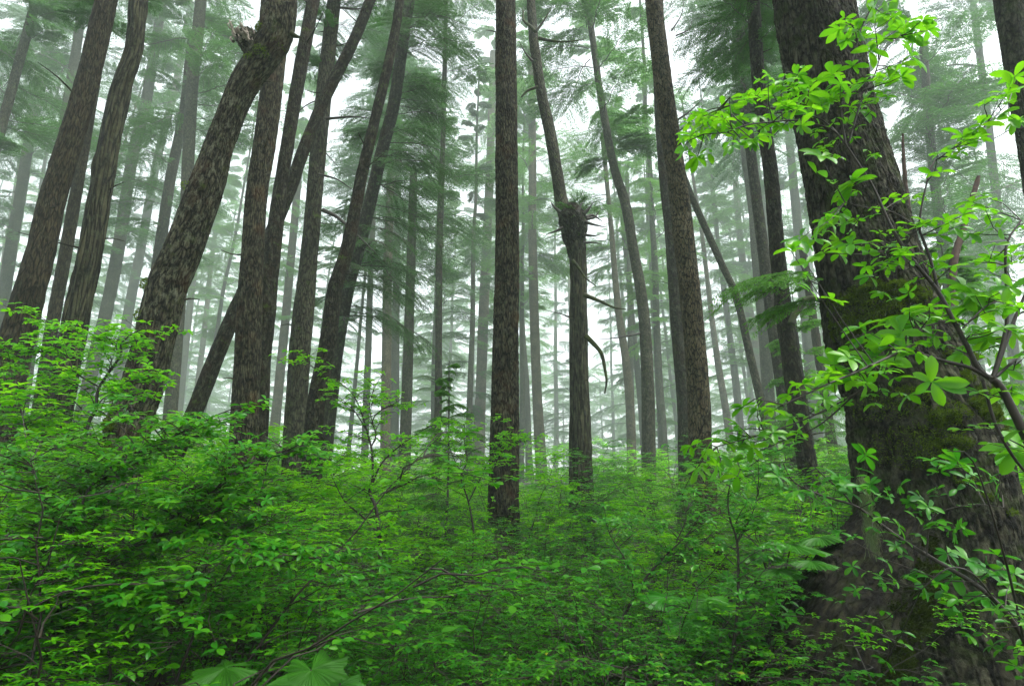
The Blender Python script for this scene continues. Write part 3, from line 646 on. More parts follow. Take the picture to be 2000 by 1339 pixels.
px_branch(G, [(560, 62), (575, 70), (590, 74)], 6.0, .05, .006, 'spike', 'mossy_branch', 3, 9, .004, .02)
px_branch(Z, [(1545, 632), (1552, 612), (1563, 596), (1576, 585), (1588, 581), (1606, 588)], 8.3, .055, .035, 'bent_branch', 'mossy_branch', 4, 12, .012, .04)
# burled snag
b = MB(); uvs = []; sc_ = PT(1120, 430, 11.25) / F
q = [[*(P(x, y, 11.25) - Tt['base']), w * .5 * sc_] for x, y, w in [(1127, 500, 30), (1126, 480, 34), (1124, 462, 44), (1122, 446, 52), (1121, 432, 58), (1116, 418, 50), (1108, 405, 30)]]
tube(b, q, .03, 60, 64, .5, .05, uvs=uvs, cell=(.1, .3)); link('burl', b.mesh('burl', [M['b_dark']], uv=np.concatenate(uvs)), Tt['root'])
b = MB(); uvs = []
q = [[*(P(x, y, 11.25) - Tt['base']), w * .5 * PT(x, y, 11.25) / F] for x, y, w in [(1112, 436, 34), (1098, 398, 27), (1093, 370, 24), (1080, 290, 23), (1067, 225, 21), (1055, 170, 20), (1047, 110, 20), (1042, 75, 19), (1037, 0, 16), (1034, -60, 14), (1030, -160, 11)]]
tube(b, q, .1, 28, 62, .1, .008, uvs=uvs, cell=(.05, .3)); link('leaning_stem', b.mesh('leaning_stem', [M['b_grey']], uv=np.concatenate(uvs)), Tt['root'])
for k, (pts, r0, r1, m) in enumerate([
    ([(1145, 425), (1160, 420), (1176, 432)], .05, .008, 'twig_grey'), ([(1142, 433), (1158, 440), (1184, 444)], .045, .006, 'twig_grey'),
    ([(1140, 418), (1150, 408), (1158, 396)], .05, .006, 'twig_grey'), ([(1128, 415), (1134, 404), (1140, 392)], .04, .006, 'twig_grey'),
    ([(1146, 428), (1162, 424), (1170, 412)], .035, .006, 'twig_grey'), ([(1140, 458), (1160, 460), (1172, 458)], .03, .005, 'twig_grey'), ([(1140, 474), (1160, 475), (1180, 478)], .028, .005, 'twig_grey'),
    ([(1100, 445), (1086, 450), (1066, 458)], .04, .006, 'twig_grey'), ([(1095, 415), (1083, 405), (1076, 395)], .04, .006, 'twig_grey'),
    ([(1140, 575), (1158, 582), (1175, 588), (1200, 600), (1223, 604)], .075, .012, 'mossy_branch'),
    ([(1118, 508), (1130, 522), (1143, 542), (1164, 558)], .05, .01, 'mossy_branch'),
    ([(1143, 655), (1160, 672), (1172, 692), (1180, 720), (1186, 745), (1181, 768)], .07, .014, 'mossy_branch'),
    ([(1045, 62), (1035, 50), (1024, 40), (1022, 20)], .06, .02, 'mossy_branch'), ([(1046, 62), (1056, 50), (1068, 30), (1076, 18)], .05, .01, 'mossy_branch'),
    ([(1052, 75), (1075, 80), (1100, 82), (1140, 78)], .05, .01, 'mossy_branch'), ([(1050, 170), (1030, 178), (1018, 190)], .05, .02, 'mossy_branch'),
    ([(1040, 120), (1028, 105), (1014, 82)], .03, .006, 'twig_grey')]):
    px_branch(Tt, pts, 11.2 - .1 * (k % 3), r0 * (1.15 if m == 'twig_grey' else .85), r1, 'branch', m, 200 + k, 8, .015, .06)
px_branch(T['U'], [(1250, 651), (1222, 656), (1195, 660), (1168, 662)], 12.35, .05, .008, 'branch', 'twig_grey', 300)
for k, (pts, r0) in enumerate([([(640, 190), (600, 205), (560, 240)], .02), ([(630, 410), (660, 425), (700, 460), (735, 495)], .05), ([(622, 340), (660, 350), (690, 372)], .03), ([(636, 232), (690, 228), (728, 232)], .035), ([(660, 15), (700, 18), (740, 10)], .03)]):
    px_branch(T['K'], pts, 10.8, r0, .006, 'branch', 'twig_grey', 320 + k)
for k, pts in enumerate([[(1318, 260), (1340, 245), (1374, 205)], [(1322, 235), (1350, 215), (1385, 180)], [(1320, 70), (1345, 58), (1352, 40)], [(1312, 60), (1330, 30), (1336, 0)]]):
    px_branch(T['W'], pts, 10.1, .02, .004, 'branch', 'twig_grey', 340 + k)

# spruce: root, hemlock-like spray and moss cushions
b = MB(); uvs = []
q = [[*(P(x, y, Yy) - A['base']), w * .5 * PT(x, y, Yy) / F] for x, y, w, Yy in [(1770, 1000, 120, 4.2), (1725, 1090, 170, 4.1), (1680, 1175, 210, 4.0), (1628, 1270, 240, 3.85), (1580, 1400, 290, 3.7), (1520, 1560, 300, 3.5)]]
rp, rr_, rt_ = tube(b, q, .012, 200, 63, .34, .02, 'scale', uvs=uvs, cell=(.05, .08)); ROOT = dict(p=rp + A['base'], r=rr_, tan=rt_, root=A['root'], base=A['base'])
link('root', b.mesh('root', [M['b_root']], uv=np.concatenate(uvs)), A['root'])
b = MB(); rng = np.random.RandomState(9)
for (x, y, az, s) in [(1612, 545, math.pi * 1.02, .31), (1612, 560, math.pi * 1.1, .27), (1625, 590, math.pi * .9, .22)]:
    add_bough(b, rng.randint(5), P(x, y, 4.5) - A['base'], az, .1, s, rng, .75, .42)
link('spray', b.mesh('spray', [M['needle_light'], M['twig_grey']], smooth=False), A['root'])
def moss_on(t, centres, name='moss', count=9000, rlen=.02, seed=0, bare=.0, m='moss'):
    """tufts of short blades standing on the visible side of a trunk around photo points (px, py, radius px)"""
    rng = np.random.RandomState(seed); p, r, tan = t['p'], t['r'], t['tan']; Tm = []; Dm = []
    proj = np.array([project(x) for x in p])
    tot = sum(c[2] ** 2 * c[3] for c in centres)
    for (cx, cy_, rad, dens) in centres:
        n = int(count * rad ** 2 * dens / tot); lump = rng.uniform(.6, 1.)
        for _ in range(n):
            a = rng.uniform(0, 6.283); rr = rad * rng.rand() ** .6; x = cx + rr * math.cos(a) * 1.15; y = cy_ + rr * math.sin(a) * .8
            i = int(np.argmin(np.abs(proj[:, 1] - y))); hw = r[i] * F / (np.dot(p[i] - EYE, [0, CP, SP]))
            u = (x - proj[i, 0]) / max(hw, 1)
            if abs(u) > 1.04: continue
            u = max(-.999, min(.999, u)); nrmv = np.array([u, -math.sqrt(1 - u * u), 0])
            hgt = lump * rlen * 3.6 * max(0, 1 - (rr / rad) ** 2)
            f1 = vnoise(np.array([x * .12]), np.array([y * .12]), seed)[0]
            if f1 < bare: continue
            Tm.append(p[i] + nrmv * (r[i] + hgt * f1 * 1.3 - .004) - t['base']); Dm.append(nrmv + np.array([0, 0, .3]) + rng.normal(0, .55, 3))
    Tm = np.array(Tm); Dm = np.array(Dm); b = MB()
    b.inst(*rhomb(1, .34), frames(Dm, rng.normal(0, 1, (len(Tm), 3)) + .01, rng.uniform(.5, 1.3, len(Tm)) * rlen), Tm)
    o = link(name, b.mesh(name, [M[m]], smooth=False), t['root']); o['kind'] = 'stuff'; return o
rng = np.random.RandomState(12)
cen = [(1625, 605, 26, 1.3), (1650, 590, 20, 1.2), (1690, 600, 22, 1), (1618, 650, 34, 1.), (1660, 640, 40, .6), (1720, 610, 30, .5), (1610, 690, 20, 1), (1640, 700, 30, .5),
       (1800, 760, 18, 1.4), (1830, 780, 16, 1.2), (1862, 772, 12, 1.3), (1845, 822, 26, 1.6), (1815, 808, 18, 1.2), (1893, 838, 20, 1.6), (1880, 860, 16, 1), (1838, 715, 14, 1), (1780, 720, 22, .5), (1770, 830, 34, .35), (1700, 800, 40, .25), (1740, 880, 60, .22)]
cen += [(rng.uniform(1600, 1950), rng.uniform(560, 1250), rng.uniform(8, 26), .5) for _ in range(36)]
r5 = np.random.RandomState(44)
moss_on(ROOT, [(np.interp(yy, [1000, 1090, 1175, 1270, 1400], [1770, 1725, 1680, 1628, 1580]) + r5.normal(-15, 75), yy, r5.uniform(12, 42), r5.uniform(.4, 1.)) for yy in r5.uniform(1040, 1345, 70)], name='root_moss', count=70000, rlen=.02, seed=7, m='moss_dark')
moss_on(A, cen, count=60000, rlen=.019, seed=2)
moss_on(G, [(300, 500, 16, 1), (318, 470, 14, 1), (292, 560, 14, 1), (345, 400, 10, 1), (335, 425, 10, 1), (372, 370, 9, 1), (392, 285, 7, 1), (280, 620, 14, 1), (246, 770, 18, 1), (236, 830, 22, 1), (225, 880, 22, 1), (458, 100, 12, 1.5), (470, 80, 10, 1.5), (505, 60, 12, 1.5), (515, 72, 10, 1.5), (520, 118, 14, 1), (548, 100, 12, .6), (497, 130, 9, .8)], count=9000, rlen=.022, seed=3)

# ================================================================== crowns
CR = [crown_mesh(500 + i, 22., 2.9 + .3 * (i % 3), 38, 'needle', .8, .95, shape=.8) for i in range(5)]
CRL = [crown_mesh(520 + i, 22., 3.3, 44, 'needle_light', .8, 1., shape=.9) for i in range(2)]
def put_crown(t, py, height, scale=1., k=0, light=False, rot=0.):
    """hang a crown on the trunk from the photo height py upward"""
    pr = np.array([project(x)[1] for x in t['p']]); ok = np.array([np.dot(x - EYE, [0, CP, SP]) > .5 for x in t['p']])
    pr = np.where(ok, pr, 1e6); i = int(np.argmin(np.abs(pr - py)))
    me = (CRL if light else CR)[k % (2 if light else 5)]
    o = link('crown', me, t['root'], t['p'][i] - t['base'])
    d = Vector(t['p'][min(i + 12, len(t['p']) - 1)] - t['p'][i]).normalized() if i < len(t['p']) - 1 else Vector((0, 0, 1))
    o.rotation_mode = 'QUATERNION'; o.rotation_quaternion = d.to_track_quat('Z', 'Y') @ Matrix.Rotation(rot, 3, 'Z').to_quaternion()
    g = DM(t['Y']) / t['Y']; o.scale = (scale * g, scale * g, min(height * g, 1.25 * max(6. + 8. * g, t['p'][-1][2] - t['p'][i][2])) / 22.)
for k, (key, py, hh, s, lt) in enumerate([('A1', 330, 9, .85, 0), ('A2', 420, 18, 1.1, 0), ('A3', 250, 11, .8, 0), ('A4', 60, 9, .7, 0), ('D', 520, 15, .8, 0), ('E', 560, 18, .9, 0), ('F1', 260, 11, .85, 0), ('F2', 480, 13, .7, 0),
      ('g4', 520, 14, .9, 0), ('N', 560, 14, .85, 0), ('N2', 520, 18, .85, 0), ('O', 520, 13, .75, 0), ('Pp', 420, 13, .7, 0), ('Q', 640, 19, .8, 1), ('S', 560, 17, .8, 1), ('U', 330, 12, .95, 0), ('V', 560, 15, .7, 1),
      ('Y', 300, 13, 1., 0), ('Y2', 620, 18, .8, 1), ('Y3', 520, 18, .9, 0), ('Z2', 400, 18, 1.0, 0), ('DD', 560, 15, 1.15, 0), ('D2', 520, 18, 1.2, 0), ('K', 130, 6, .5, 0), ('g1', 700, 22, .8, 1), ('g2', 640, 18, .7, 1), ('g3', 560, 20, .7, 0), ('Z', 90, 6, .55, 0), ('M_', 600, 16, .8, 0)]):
    put_crown(T[key], py, hh, s, k, bool(lt), k * 1.3)
# unseen crowns of the near trees, above the picture, added to darken the foreground
BIG = crown_mesh(540, 12., 4.6, 64, 'needle', .9, 1.5, shape=.6)
def high_crown(t, z0, s, rot):
    i = int(np.argmin(np.abs(t['p'][:, 2] - z0))); o = link('crown', BIG, t['root'], t['p'][i] - t['base']); o.scale = (s, s, s); o.rotation_euler = (0, 0, rot)
for k, (key, z0, s) in enumerate([('B', 14.5, .7), ('C', 16, .7), ('AA', 10.5, .75), ('BB', 12., .8)]):
    high_crown(T[key], z0, s, k * 2.1)
# the dark drooping boughs of the near hemlock
def own_crown(t, specs, seed, needle='needle', lscale=.9, keep=1., name='crown'):
    rng = np.random.RandomState(seed); b = MB()
    for (px, py, dY, az, pitch, L) in specs:
        i = int(np.argmin(np.abs(np.array([project(x)[1] for x in t['p']]) - py)))
        add_bough(b, rng.randint(5), t['p'][i] - t['base'] + np.array([0, dY, 0]), az, pitch, L / 3., rng, keep, lscale)
    return link(name, b.mesh(name, [M[needle], M['twig_grey']], smooth=False), t['root'])
rng = np.random.RandomState(31); sp = []
for i in range(60):
    f = i / 60.; py = -60 + 700 * f
    az = rng.choice([rng.normal(-.25, .45), rng.normal(-1.2, .6), rng.normal(.6, .5), rng.normal(3.3, .5)], p=[.45, .2, .15, .2])
    L = rng.uniform(1.5, 2.35) * (1. if math.cos(az) > 0 else .6) * (1. + .25 * f)
    sp.append((0, py, 0, az, rng.uniform(-.25, .1), L))
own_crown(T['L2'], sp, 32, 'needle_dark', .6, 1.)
own_crown(Tt, [(0, 425, 0, rng.uniform(0, 6.28), rng.uniform(.3, 1.1), rng.uniform(.6, 1.0)) for _ in range(3)], 33, 'needle_dark', .55, .35, name='tuft')
# the forest goes on behind the viewpoint; unseen trees added to shade the foreground
for k, (x, y, rr) in enumerate([(-3.6, -3.2, .26), (1.6, -4.6, .3), (-7.5, -1., .28), (6.4, -3.2, .24)]):
    bz = float(ground_z(x, y)); t = thing('conifer_tree', ['tree close behind the viewpoint on the left', 'tree close behind the viewpoint on the right', 'tree beside the viewpoint far to the left', 'tree beside the viewpoint far to the right'][k], 'tree', (x, y, bz))
    b = MB(); uvs = []; tube(b, [[0, 0, -.3, rr * 1.2], [0, .05, 2, rr], [.1, 0, 10, rr * .8], [.1, .1, 21, rr * .3]], .2, 30, 900 + k, .06, .01, uvs=uvs, flare=(0., .4, .35)); link('trunk', b.mesh('trunk', [M['b_brown']], uv=np.concatenate(uvs)), t)
    o = link('crown', BIG, t, (.1, 0, 9.2 + (k == 3) * 2)); ks = .6 if k == 3 else .88; o.scale = (ks, ks, ks); o.rotation_euler = (0, 0, k * 1.9)
# a hazy dark hemlock behind the slim dark trunk, upper right
tr('hz', 'hemlock_tree', 'shaded hemlock with dense dark foliage behind the top of the slim dark trunk', 'tree', 11.6, [(1440, -40, 16), (1452, 150, 18), (1462, 260, 20), (1500, 560, 24), (1520, 700, 26)], M['b_dark'], seed=50, sides=20)
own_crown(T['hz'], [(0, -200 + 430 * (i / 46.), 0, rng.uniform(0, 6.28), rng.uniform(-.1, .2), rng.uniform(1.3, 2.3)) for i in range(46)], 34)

# ================================================================== far trees, fading into the mist
rng = np.random.RandomState(2024)
placed = [(t['base'][0], t['base'][1]) for t in T.values()]
FT = []
far_tr = []
for i in range(5):                                     # five shared trunk shapes
    b = MB(); uvs = []; hh = 34.
    z = np.linspace(-.5, hh, 12); wx = np.cumsum(rng.normal(0, .05, 12)); wx -= wx[0]; wy = np.cumsum(rng.normal(0, .05, 12)); wy -= wy[0]
    tube(b, np.column_stack([wx, wy, z, np.linspace(.22, .05, 12)]), .5, 14, 700 + i, .08, uvs=uvs, flare=(0., .5, .35))
    r2 = np.random.RandomState(i)
    for _ in range(26):
        zz = r2.uniform(2.5, 16); a = r2.uniform(0, 6.28); d = np.array([math.cos(a), math.sin(a), r2.uniform(-.2, .3)]); o0 = np.array([np.interp(zz, z, wx), np.interp(zz, z, wy), zz])
        ln = r2.uniform(.3, 1.5); branch_tube(b, [o0, o0 + d * ln * .5 + np.array([0, 0, .04]), o0 + d * ln], .02, .005, _, 4, .02, uvs=uvs, step=.5)
    far_tr.append(b.mesh('trunk', [[M['b_grey'], M['b_tan'], M['b_brown'], M['b_grey'], M['b_dark']][i]], uv=np.concatenate(uvs)))
def sector(px):
    for lim, s in ((200, 'behind the two leaning trunks at the far left'), (480, 'behind the leaning lichened tree'), (700, 'between the reddish trunk and the dark boughs'),
                   (960, 'below and behind the dark drooping boughs'), (1110, 'just right of the straight middle trunk'), (1300, 'right of the burled snag'), (1560, 'between the tan pair and the huge spruce'), (9999, 'right of the huge spruce')):
        if px < lim: return s
n = 0
for tries in range(4000):
    if n >= 92: break
    y = rng.uniform(62, 170) if n > 14 else rng.uniform(42, 70); x = rng.uniform(-1, 1) * (y * 1.0 + 3)
    if any(math.hypot(x - a, y - c) < (3.4 if y < 60 else 5.) for a, c in placed): continue
    px, _ = project([x, y, 3])
    placed.append((x, y)); z = float(ground_z(x, y)); s = rng.uniform(.8, 1.15)
    where = sector(px); near = 'slim hazy conifer ' if y < 72 else 'ghostly pale conifer fading out '
    t = thing('distant_conifer', near + where, 'tree', (x, y, z), ('hazy conifers ' if y < 72 else 'ghostly far conifers ') + where)
    t.rotation_euler = (rng.normal(0, .02), rng.normal(0, .025), rng.uniform(0, 6.28)); th = rng.uniform(.65, 1.25)
    o = link('trunk', far_tr[n % 5], t); yk = 1. + y / 120; o.scale = (th * (1.1 + y / 85), th * (1.1 + y / 85), s * yk)
    cb = rng.uniform(4, 18) if y < 80 else rng.uniform(1, 7)
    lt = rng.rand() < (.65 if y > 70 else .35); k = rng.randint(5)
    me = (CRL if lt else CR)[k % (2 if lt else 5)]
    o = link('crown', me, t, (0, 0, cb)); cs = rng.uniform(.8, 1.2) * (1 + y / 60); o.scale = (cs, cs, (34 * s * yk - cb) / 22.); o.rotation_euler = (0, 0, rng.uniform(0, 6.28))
    n += 1

# young hemlocks in the understory
YH = [crown_mesh(560 + i, 3.4, 1.3, 60, 'needle_light', .22, .5, shape=.9, base=.2) for i in range(2)]
def stick(H, r): b = MB(); branch_tube(b, [[0, 0, -.2], [.03, 0, H * .5], [0, .02, H * 1.08]], r, .006, 3, 6, .01, step=.3); return b.mesh('trunk', [M['twig_grey']])
ST = stick(3.4, .035)
for k, (px, Y, h, lab) in enumerate([(868, 8.2, 3.2, 'young hemlock with a thin bare leader left of the middle trunk'), (1610, 11., 5., 'young hemlock hugging the left side of the huge spruce'),
        (1950, 9., 5., 'young hemlock in the shade right of the huge spruce')]):
    x = (px - 1000) / F * Y * CP; z = float(ground_z(x, Y)); t = thing('young_hemlock', lab, 'young tree', (x, Y, z), 'young hemlocks')
    s = h / 3.4; t.scale = (s * .9, s * .9, s); t.rotation_euler = (0, 0, k * 1.7); link('trunk', ST, t); link('crown', YH[k % 2], t)

# snags and bare boughs right of the spruce
def px_thing(name, label, cat, pts, Y, widths, m, seed, sides=14, rough=.0, group=None):
    q = np.array([P(x, y, Y) for x, y in pts]); rr = [w * .5 * PT(x, y, Y) / F for (x, y), w in zip(pts, widths)]
    b = MB(); tube(b, np.column_stack([q - q[0], rr]), .03, sides, seed, .25, rough, tip=True, cell=(.02, .1)); o = link(name, b.mesh(name, [M[m]]), None, q[0]); tag(o, label, cat, group); return o
px_thing('broken_snag', 'thin splintered reddish snag leaning against the right side of the spruce', 'snag', [(1800, 700), (1778, 470), (1772, 400), (1766, 330), (1763, 262)], 6.4, [12, 10, 9, 6, 2], 'redwood', 1, rough=.012)
px_thing('broken_snag', 'snapped reddish pole tilting right behind the lime leaves right of the spruce', 'snag', [(1850, 700), (1862, 520), (1880, 455), (1893, 405), (1912, 345)], 5.2, [14, 12, 10, 9, 6], 'redwood', 2, rough=.012)
t = T['D2']
for k, pts in enumerate([[(1940, 375), (1900, 385), (1850, 402), (1790, 425)], [(1943, 372), (1975, 360), (2010, 345), (2050, 338)], [(1955, 470), (1910, 475), (1860, 470), (1800, 490)], [(1925, 200), (1880, 178), (1840, 170), (1790, 182)], [(1915, 130), (1870, 125), (1820, 135), (1770, 150)], [(1962, 540), (1900, 530), (1850, 545), (1800, 540)]]):
    px_branch(t, pts, 14.95, .10, .03, 'branch', 'mossy_branch', 400 + k, 8, .05, .1)

# ================================================================== understory shrubs
XS = [-600, 0, 130, 300, 430, 560, 700, 1000, 1300, 1500, 1700, 2000, 2600]
YS = [790, 820, 815, 835, 858, 880, 895, 900, 893, 893, 885, 840, 810]
def ytop(px, d):
    y = float(np.interp(px, XS, YS))
    cen = float(np.interp(px, [480, 650, 1450, 1600], [0, 1, 1, .6]))
    return y + cen * float(np.interp(d, [2.2, 3.5, 5.5, 9], [330, 200, 90, 0]))
rng = np.random.RandomState(77)
def landmark(px):
    L = [(40, 'thick brown leaning trunk'), (150, 'rugged split trunk'), (260, 'lichened leaning tree'), (480, 'straight reddish trunk'), (575, 'tall grey-brown trunk'), (615, 'dark speckled trunk'),
         (760, 'brownish trunk under the dark boughs'), (855, 'thin pole-straight trunk'), (985, 'furrowed middle trunk'), (1130, 'burled snag'), (1265, 'bowing grey trunk'), (1380, 'tan-barked trunk'), (1500, 'grey-green trunk'), (1590, 'dark slim trunk'), (1800, 'huge spruce')]
    return min(L, key=lambda q: abs(q[0] - px))
cnt = 0
rings = [(2.9, .8), (3.7, .9), (4.5, 1.05), (5.4, 1.2), (6.4, 1.35), (7.7, 1.6), (9.2, 1.8), (11., 2.), (13., 2.2), (15., 2.4), (17.8, 2.7), (21., 2.9), (25.5, 3.6), (31., 4.6), (38., 6.)]
for d, sp_ in rings:
    hw = d * 1.0 + 1.0; m = int(2 * hw / (sp_ * (1.18 if d > 4 else 1.)))
    for j in range(m):
        x = -hw + (j + .5) * 2 * hw / m + rng.uniform(-.3, .3) * sp_; y = d + rng.uniform(-.28, .28) * (sp_ if d < 20 else 2.5)
        px, _ = project([x, y, 1.6])
        if px < -260 or px > 2260: continue
        if px > 1480 and y < 4.6:                       # the spruce and its root are in the open
            if y > 3.2 or px > 1950: continue
        if any(math.hypot(x - t['base'][0], y - t['base'][1]) < .35 for t in T.values()): continue
        gz = float(ground_z(x, y)); yt = ytop(px, y) + rng.normal(0, 38)
        h = 1.6 + (1000 - yt) / F * y - gz
        if px > 1480 and y < 4.6: h = min(h, .75)
        h = max(.45, min(h, 3.1)) * rng.uniform(.9, 1.04)
        kind = ('low' if h < 1.05 else 'near') if y < 6 else 'mid' if y < 15 else 'far'
        lm = landmark(px); side = 'left of' if px < lm[0] - 12 else 'right of' if px > lm[0] + 12 else 'right in front of'
        dist = 'low bright green shrub ' if h < 1.05 else 'foreground glossy-leaved shrub ' if y < 4.4 else 'tiered leafy shrub of the near thicket ' if y < 7 else 'yellow-green shrub of the middle thicket ' if y < 13 else 'small-leaved shrub far back ' if y < 20 else 'hazy shrub at the very back '
        lab = dist + side + ' the ' + lm[1]
        place_shrub(kind, rng.randint(4), x, y, h, rng.uniform(0, 6.28), lab, 'shrubs: ' + dist.strip() + ' ' + side + ' ' + lm[1], wide=1.15 if y < 8 else 1.25); cnt += 1
print('shrubs', cnt)

# ------------------------------------------------------------------ traced shrubs
def traced(name, label, cat, stems, whorls=(), auto=0., leaf=.06, material='lime', Y=2.4, seed=0, jit=.12, wood='twig', fine=True, bl=(.12, .4), group=None, wl=1.):
    """stems: [(points (px, py[, distance]), r0, r1)]; whorls: [(px, py, length px)]; auto: branchlets per metre"""
    rng = np.random.RandomState(seed); wb = MB(); TT = []; DD = []; UU = []; SS = []; p0 = []; p1 = []; r0 = []; r1 = []; pts_all = []; dir_all = []; rad_all = []
    base = None
    for (pl, a, c) in stems:
        q = np.array([P(v[0], v[1], v[2] if len(v) > 2 else Y) for v in pl])
        if base is None: base = np.array([q[0][0], q[0][1], float(ground_z(q[0][0], q[0][1]))])
        rr = np.linspace(a, c, len(q)); cc = np.column_stack([q - base, rr])
        tube(wb, cc, .03, 9, seed + len(p0), .1, tip=True)
        f = resample(cc, .03); pts_all.append(f[:, :3]); rad_all.append(f[:, 3]); dir_all.append(nrm(np.gradient(f[:, :3], axis=0)))
    PA = np.concatenate(pts_all); DA = np.concatenate(dir_all)
    def whorl(p, d, n, ln, tilt=.25):
        a0 = rng.uniform(0, 6.28)
        nn = np.array([0, 0, 1.]) + rng.normal(0, tilt, 3) + np.array([0, -.25, 0]); nn /= np.linalg.norm(nn)
        e = np.cross(nn, [1, 0, 0]); e /= np.linalg.norm(e); f = np.cross(nn, e)
        for i in range(n):
            a = a0 + i * 2 * math.pi / n + rng.normal(0, .22)
            TT.append(p + rng.normal(0, .002, 3)); DD.append(e * math.cos(a) + f * math.sin(a) + d * .35 - np.array([0, 0, rng.uniform(-.05, .25)])); UU.append(nn + rng.normal(0, .18, 3)); SS.append(ln * rng.uniform(.68, 1.12))
    def twig(o, e, a, k=4):
        mid = (o + e) / 2 + rng.normal(0, .012, 3) + np.array([0, 0, -.1]) * np.linalg.norm(e - o) * .3
        p0.extend([o, mid]); p1.extend([mid, e]); r0.extend([a, a * .75]); r1.extend([a * .75, a * .5])
    for (x, y, w) in whorls:
        Yw = Y + rng.uniform(-jit, jit); p = P(x, y, Yw) - base; dd = np.linalg.norm((PA - p) * [1, .5, 1], axis=1) + .35 * np.clip(PA[:, 2] - p[2], 0, 9)
        o = PA[int(np.argmin(dd))]; L = 1.15 * w * PT(x, y, Yw) / F
        twig(o, p, .0028); d = p - o; d = d / (np.linalg.norm(d) + 1e-6)
        whorl(p, d, rng.randint(5, 7), L, .55)
        if np.linalg.norm(p - o) > .09:
            for tq in (.55, .78): 
                s_ = o + (p - o) * tq + rng.normal(0, .02, 3); whorl(s_, d, rng.randint(2, 4), L * .8, .5)
    if auto > 0:
        for pts, dr, ra in zip(pts_all, dir_all, rad_all):
            n = int(len(pts) * .03 * auto)
            for _ in range(n):
                i = rng.randint(int(len(pts) * .12), len(pts)); az = rng.uniform(0, 6.28); d = dr[i] * .5 + np.array([math.cos(az), math.sin(az), rng.uniform(.0, .5)]); d /= np.linalg.norm(d)
                L = rng.uniform(*bl); m = 5; q = pts[i] + d * (L * np.linspace(0, 1, m))[:, None] + np.array([0, 0, -1]) * (L * .25 * np.linspace(0, 1, m) ** 2)[:, None] + np.cumsum(rng.normal(0, .008, (m, 3)), 0) * np.linspace(0, 1, m)[:, None]
                for j in range(m - 1): p0.append(q[j]); p1.append(q[j + 1]); r0.append(.0035 - .0006 * j); r1.append(.0029 - .0006 * j)
                whorl(q[-1], d, 5, leaf)
                for _k in range(max(2, int(L / .045))):
                    j = rng.randint(0, m - 1); s_ = q[j] + (q[j + 1] - q[j]) * rng.rand(); a2 = rng.uniform(0, 6.28); e = s_ + (np.array([math.cos(a2), math.sin(a2), rng.uniform(-.1, .3)]) + d * .5) * rng.uniform(.03, .11)
                    p0.append(s_); p1.append(e); r0.append(.0018); r1.append(.0012); whorl(e, d, rng.randint(3, 6), leaf * .9)
    wb.segs(p0, p1, r0, r1, 5)
    t = thing(name, label, cat, base, group); link('stems', wb.mesh('stems', [M[wood]]), t)
    tp = LEAF_F; lb = MB(); V = tp[0] * np.array([1, wl, 1]); lb.inst(V, tp[1], frames(np.array(DD), np.array(UU), np.array(SS)), np.array(TT)); link('leaves', lb.mesh('leaves', [M[material]]), t)
    return t
main = [(2120, 1420, 2.3), (2080, 1150, 2.3), (2040, 940, 2.3), (2000, 846, 2.3), (1957, 760, 2.3), (1938, 741, 2.3)]
st = [(main, .019, .015),
      ([(1938, 741), (1912, 722), (1890, 678), (1860, 622), (1830, 566), (1781, 506), (1744, 450), (1710, 375), (1692, 343), (1655, 287)], .0115, .0045),
      ([(1655, 287), (1625, 254, 2.38), (1561, 236, 2.3), (1509, 238, 2.25), (1455, 245, 2.2), (1420, 258, 2.2), (1375, 262, 2.2)], .005, .0018),
      ([(1655, 285), (1620, 245, 2.5), (1590, 228, 2.5), (1530, 215, 2.5), (1494, 210, 2.5), (1460, 195, 2.5)], .005, .0018),
      ([(1455, 245, 2.2), (1428, 222, 2.2), (1426, 190, 2.2)], .003, .0015), ([(1530, 215, 2.4), (1526, 170, 2.4), (1535, 140, 2.4)], .003, .0015),
      ([(1651, 280), (1643, 205), (1669, 104), (1684, 52), (1703, 10)], .0055, .002), ([(1658, 276), (1681, 201), (1707, 149), (1725, 100), (1760, 70)], .0055, .002),
      ([(1938, 741), (1961, 659), (1968, 600), (1965, 484), (1994, 430)], .009, .004), ([(1940, 735), (1975, 640), (2010, 560), (2060, 480)], .009, .004),
      ([(1945, 735), (1985, 700), (2040, 650)], .007, .003),
      ([(1833, 570), (1818, 510), (1800, 460), (1796, 448), (1800, 403), (1819, 325), (1834, 310)], .007, .003), ([(1796, 448), (1745, 415), (1690, 405), (1650, 395)], .0035, .0015), ([(1834, 310), (1880, 275), (1925, 245), (1970, 200)], .003, .0015),
      ([(1935, 741), (1897, 719), (1845, 705), (1804, 693), (1787, 678), (1783, 660), (1800, 640), (1850, 625)], .009, .003),
      ([(1785, 672, 2.3), (1740, 695, 2.2), (1673, 726, 2.15), (1620, 748, 2.1), (1584, 765, 2.1), (1530, 790, 2.1)], .006, .002),
      ([(1765, 682, 2.4), (1729, 726, 2.4), (1673, 767, 2.4), (1617, 797, 2.4), (1561, 823, 2.4), (1480, 850, 2.4), (1400, 872, 2.4)], .005, .0018),
      ([(1673, 767, 2.4), (1600, 830, 2.45), (1530, 860, 2.5), (1440, 900, 2.5)], .004, .0015),
      ([(1880, 640), (1930, 595), (1960, 590), (2000, 600)], .004, .002), ([(1920, 745), (1945, 830), (1985, 900), (2040, 960)], .007, .005)]
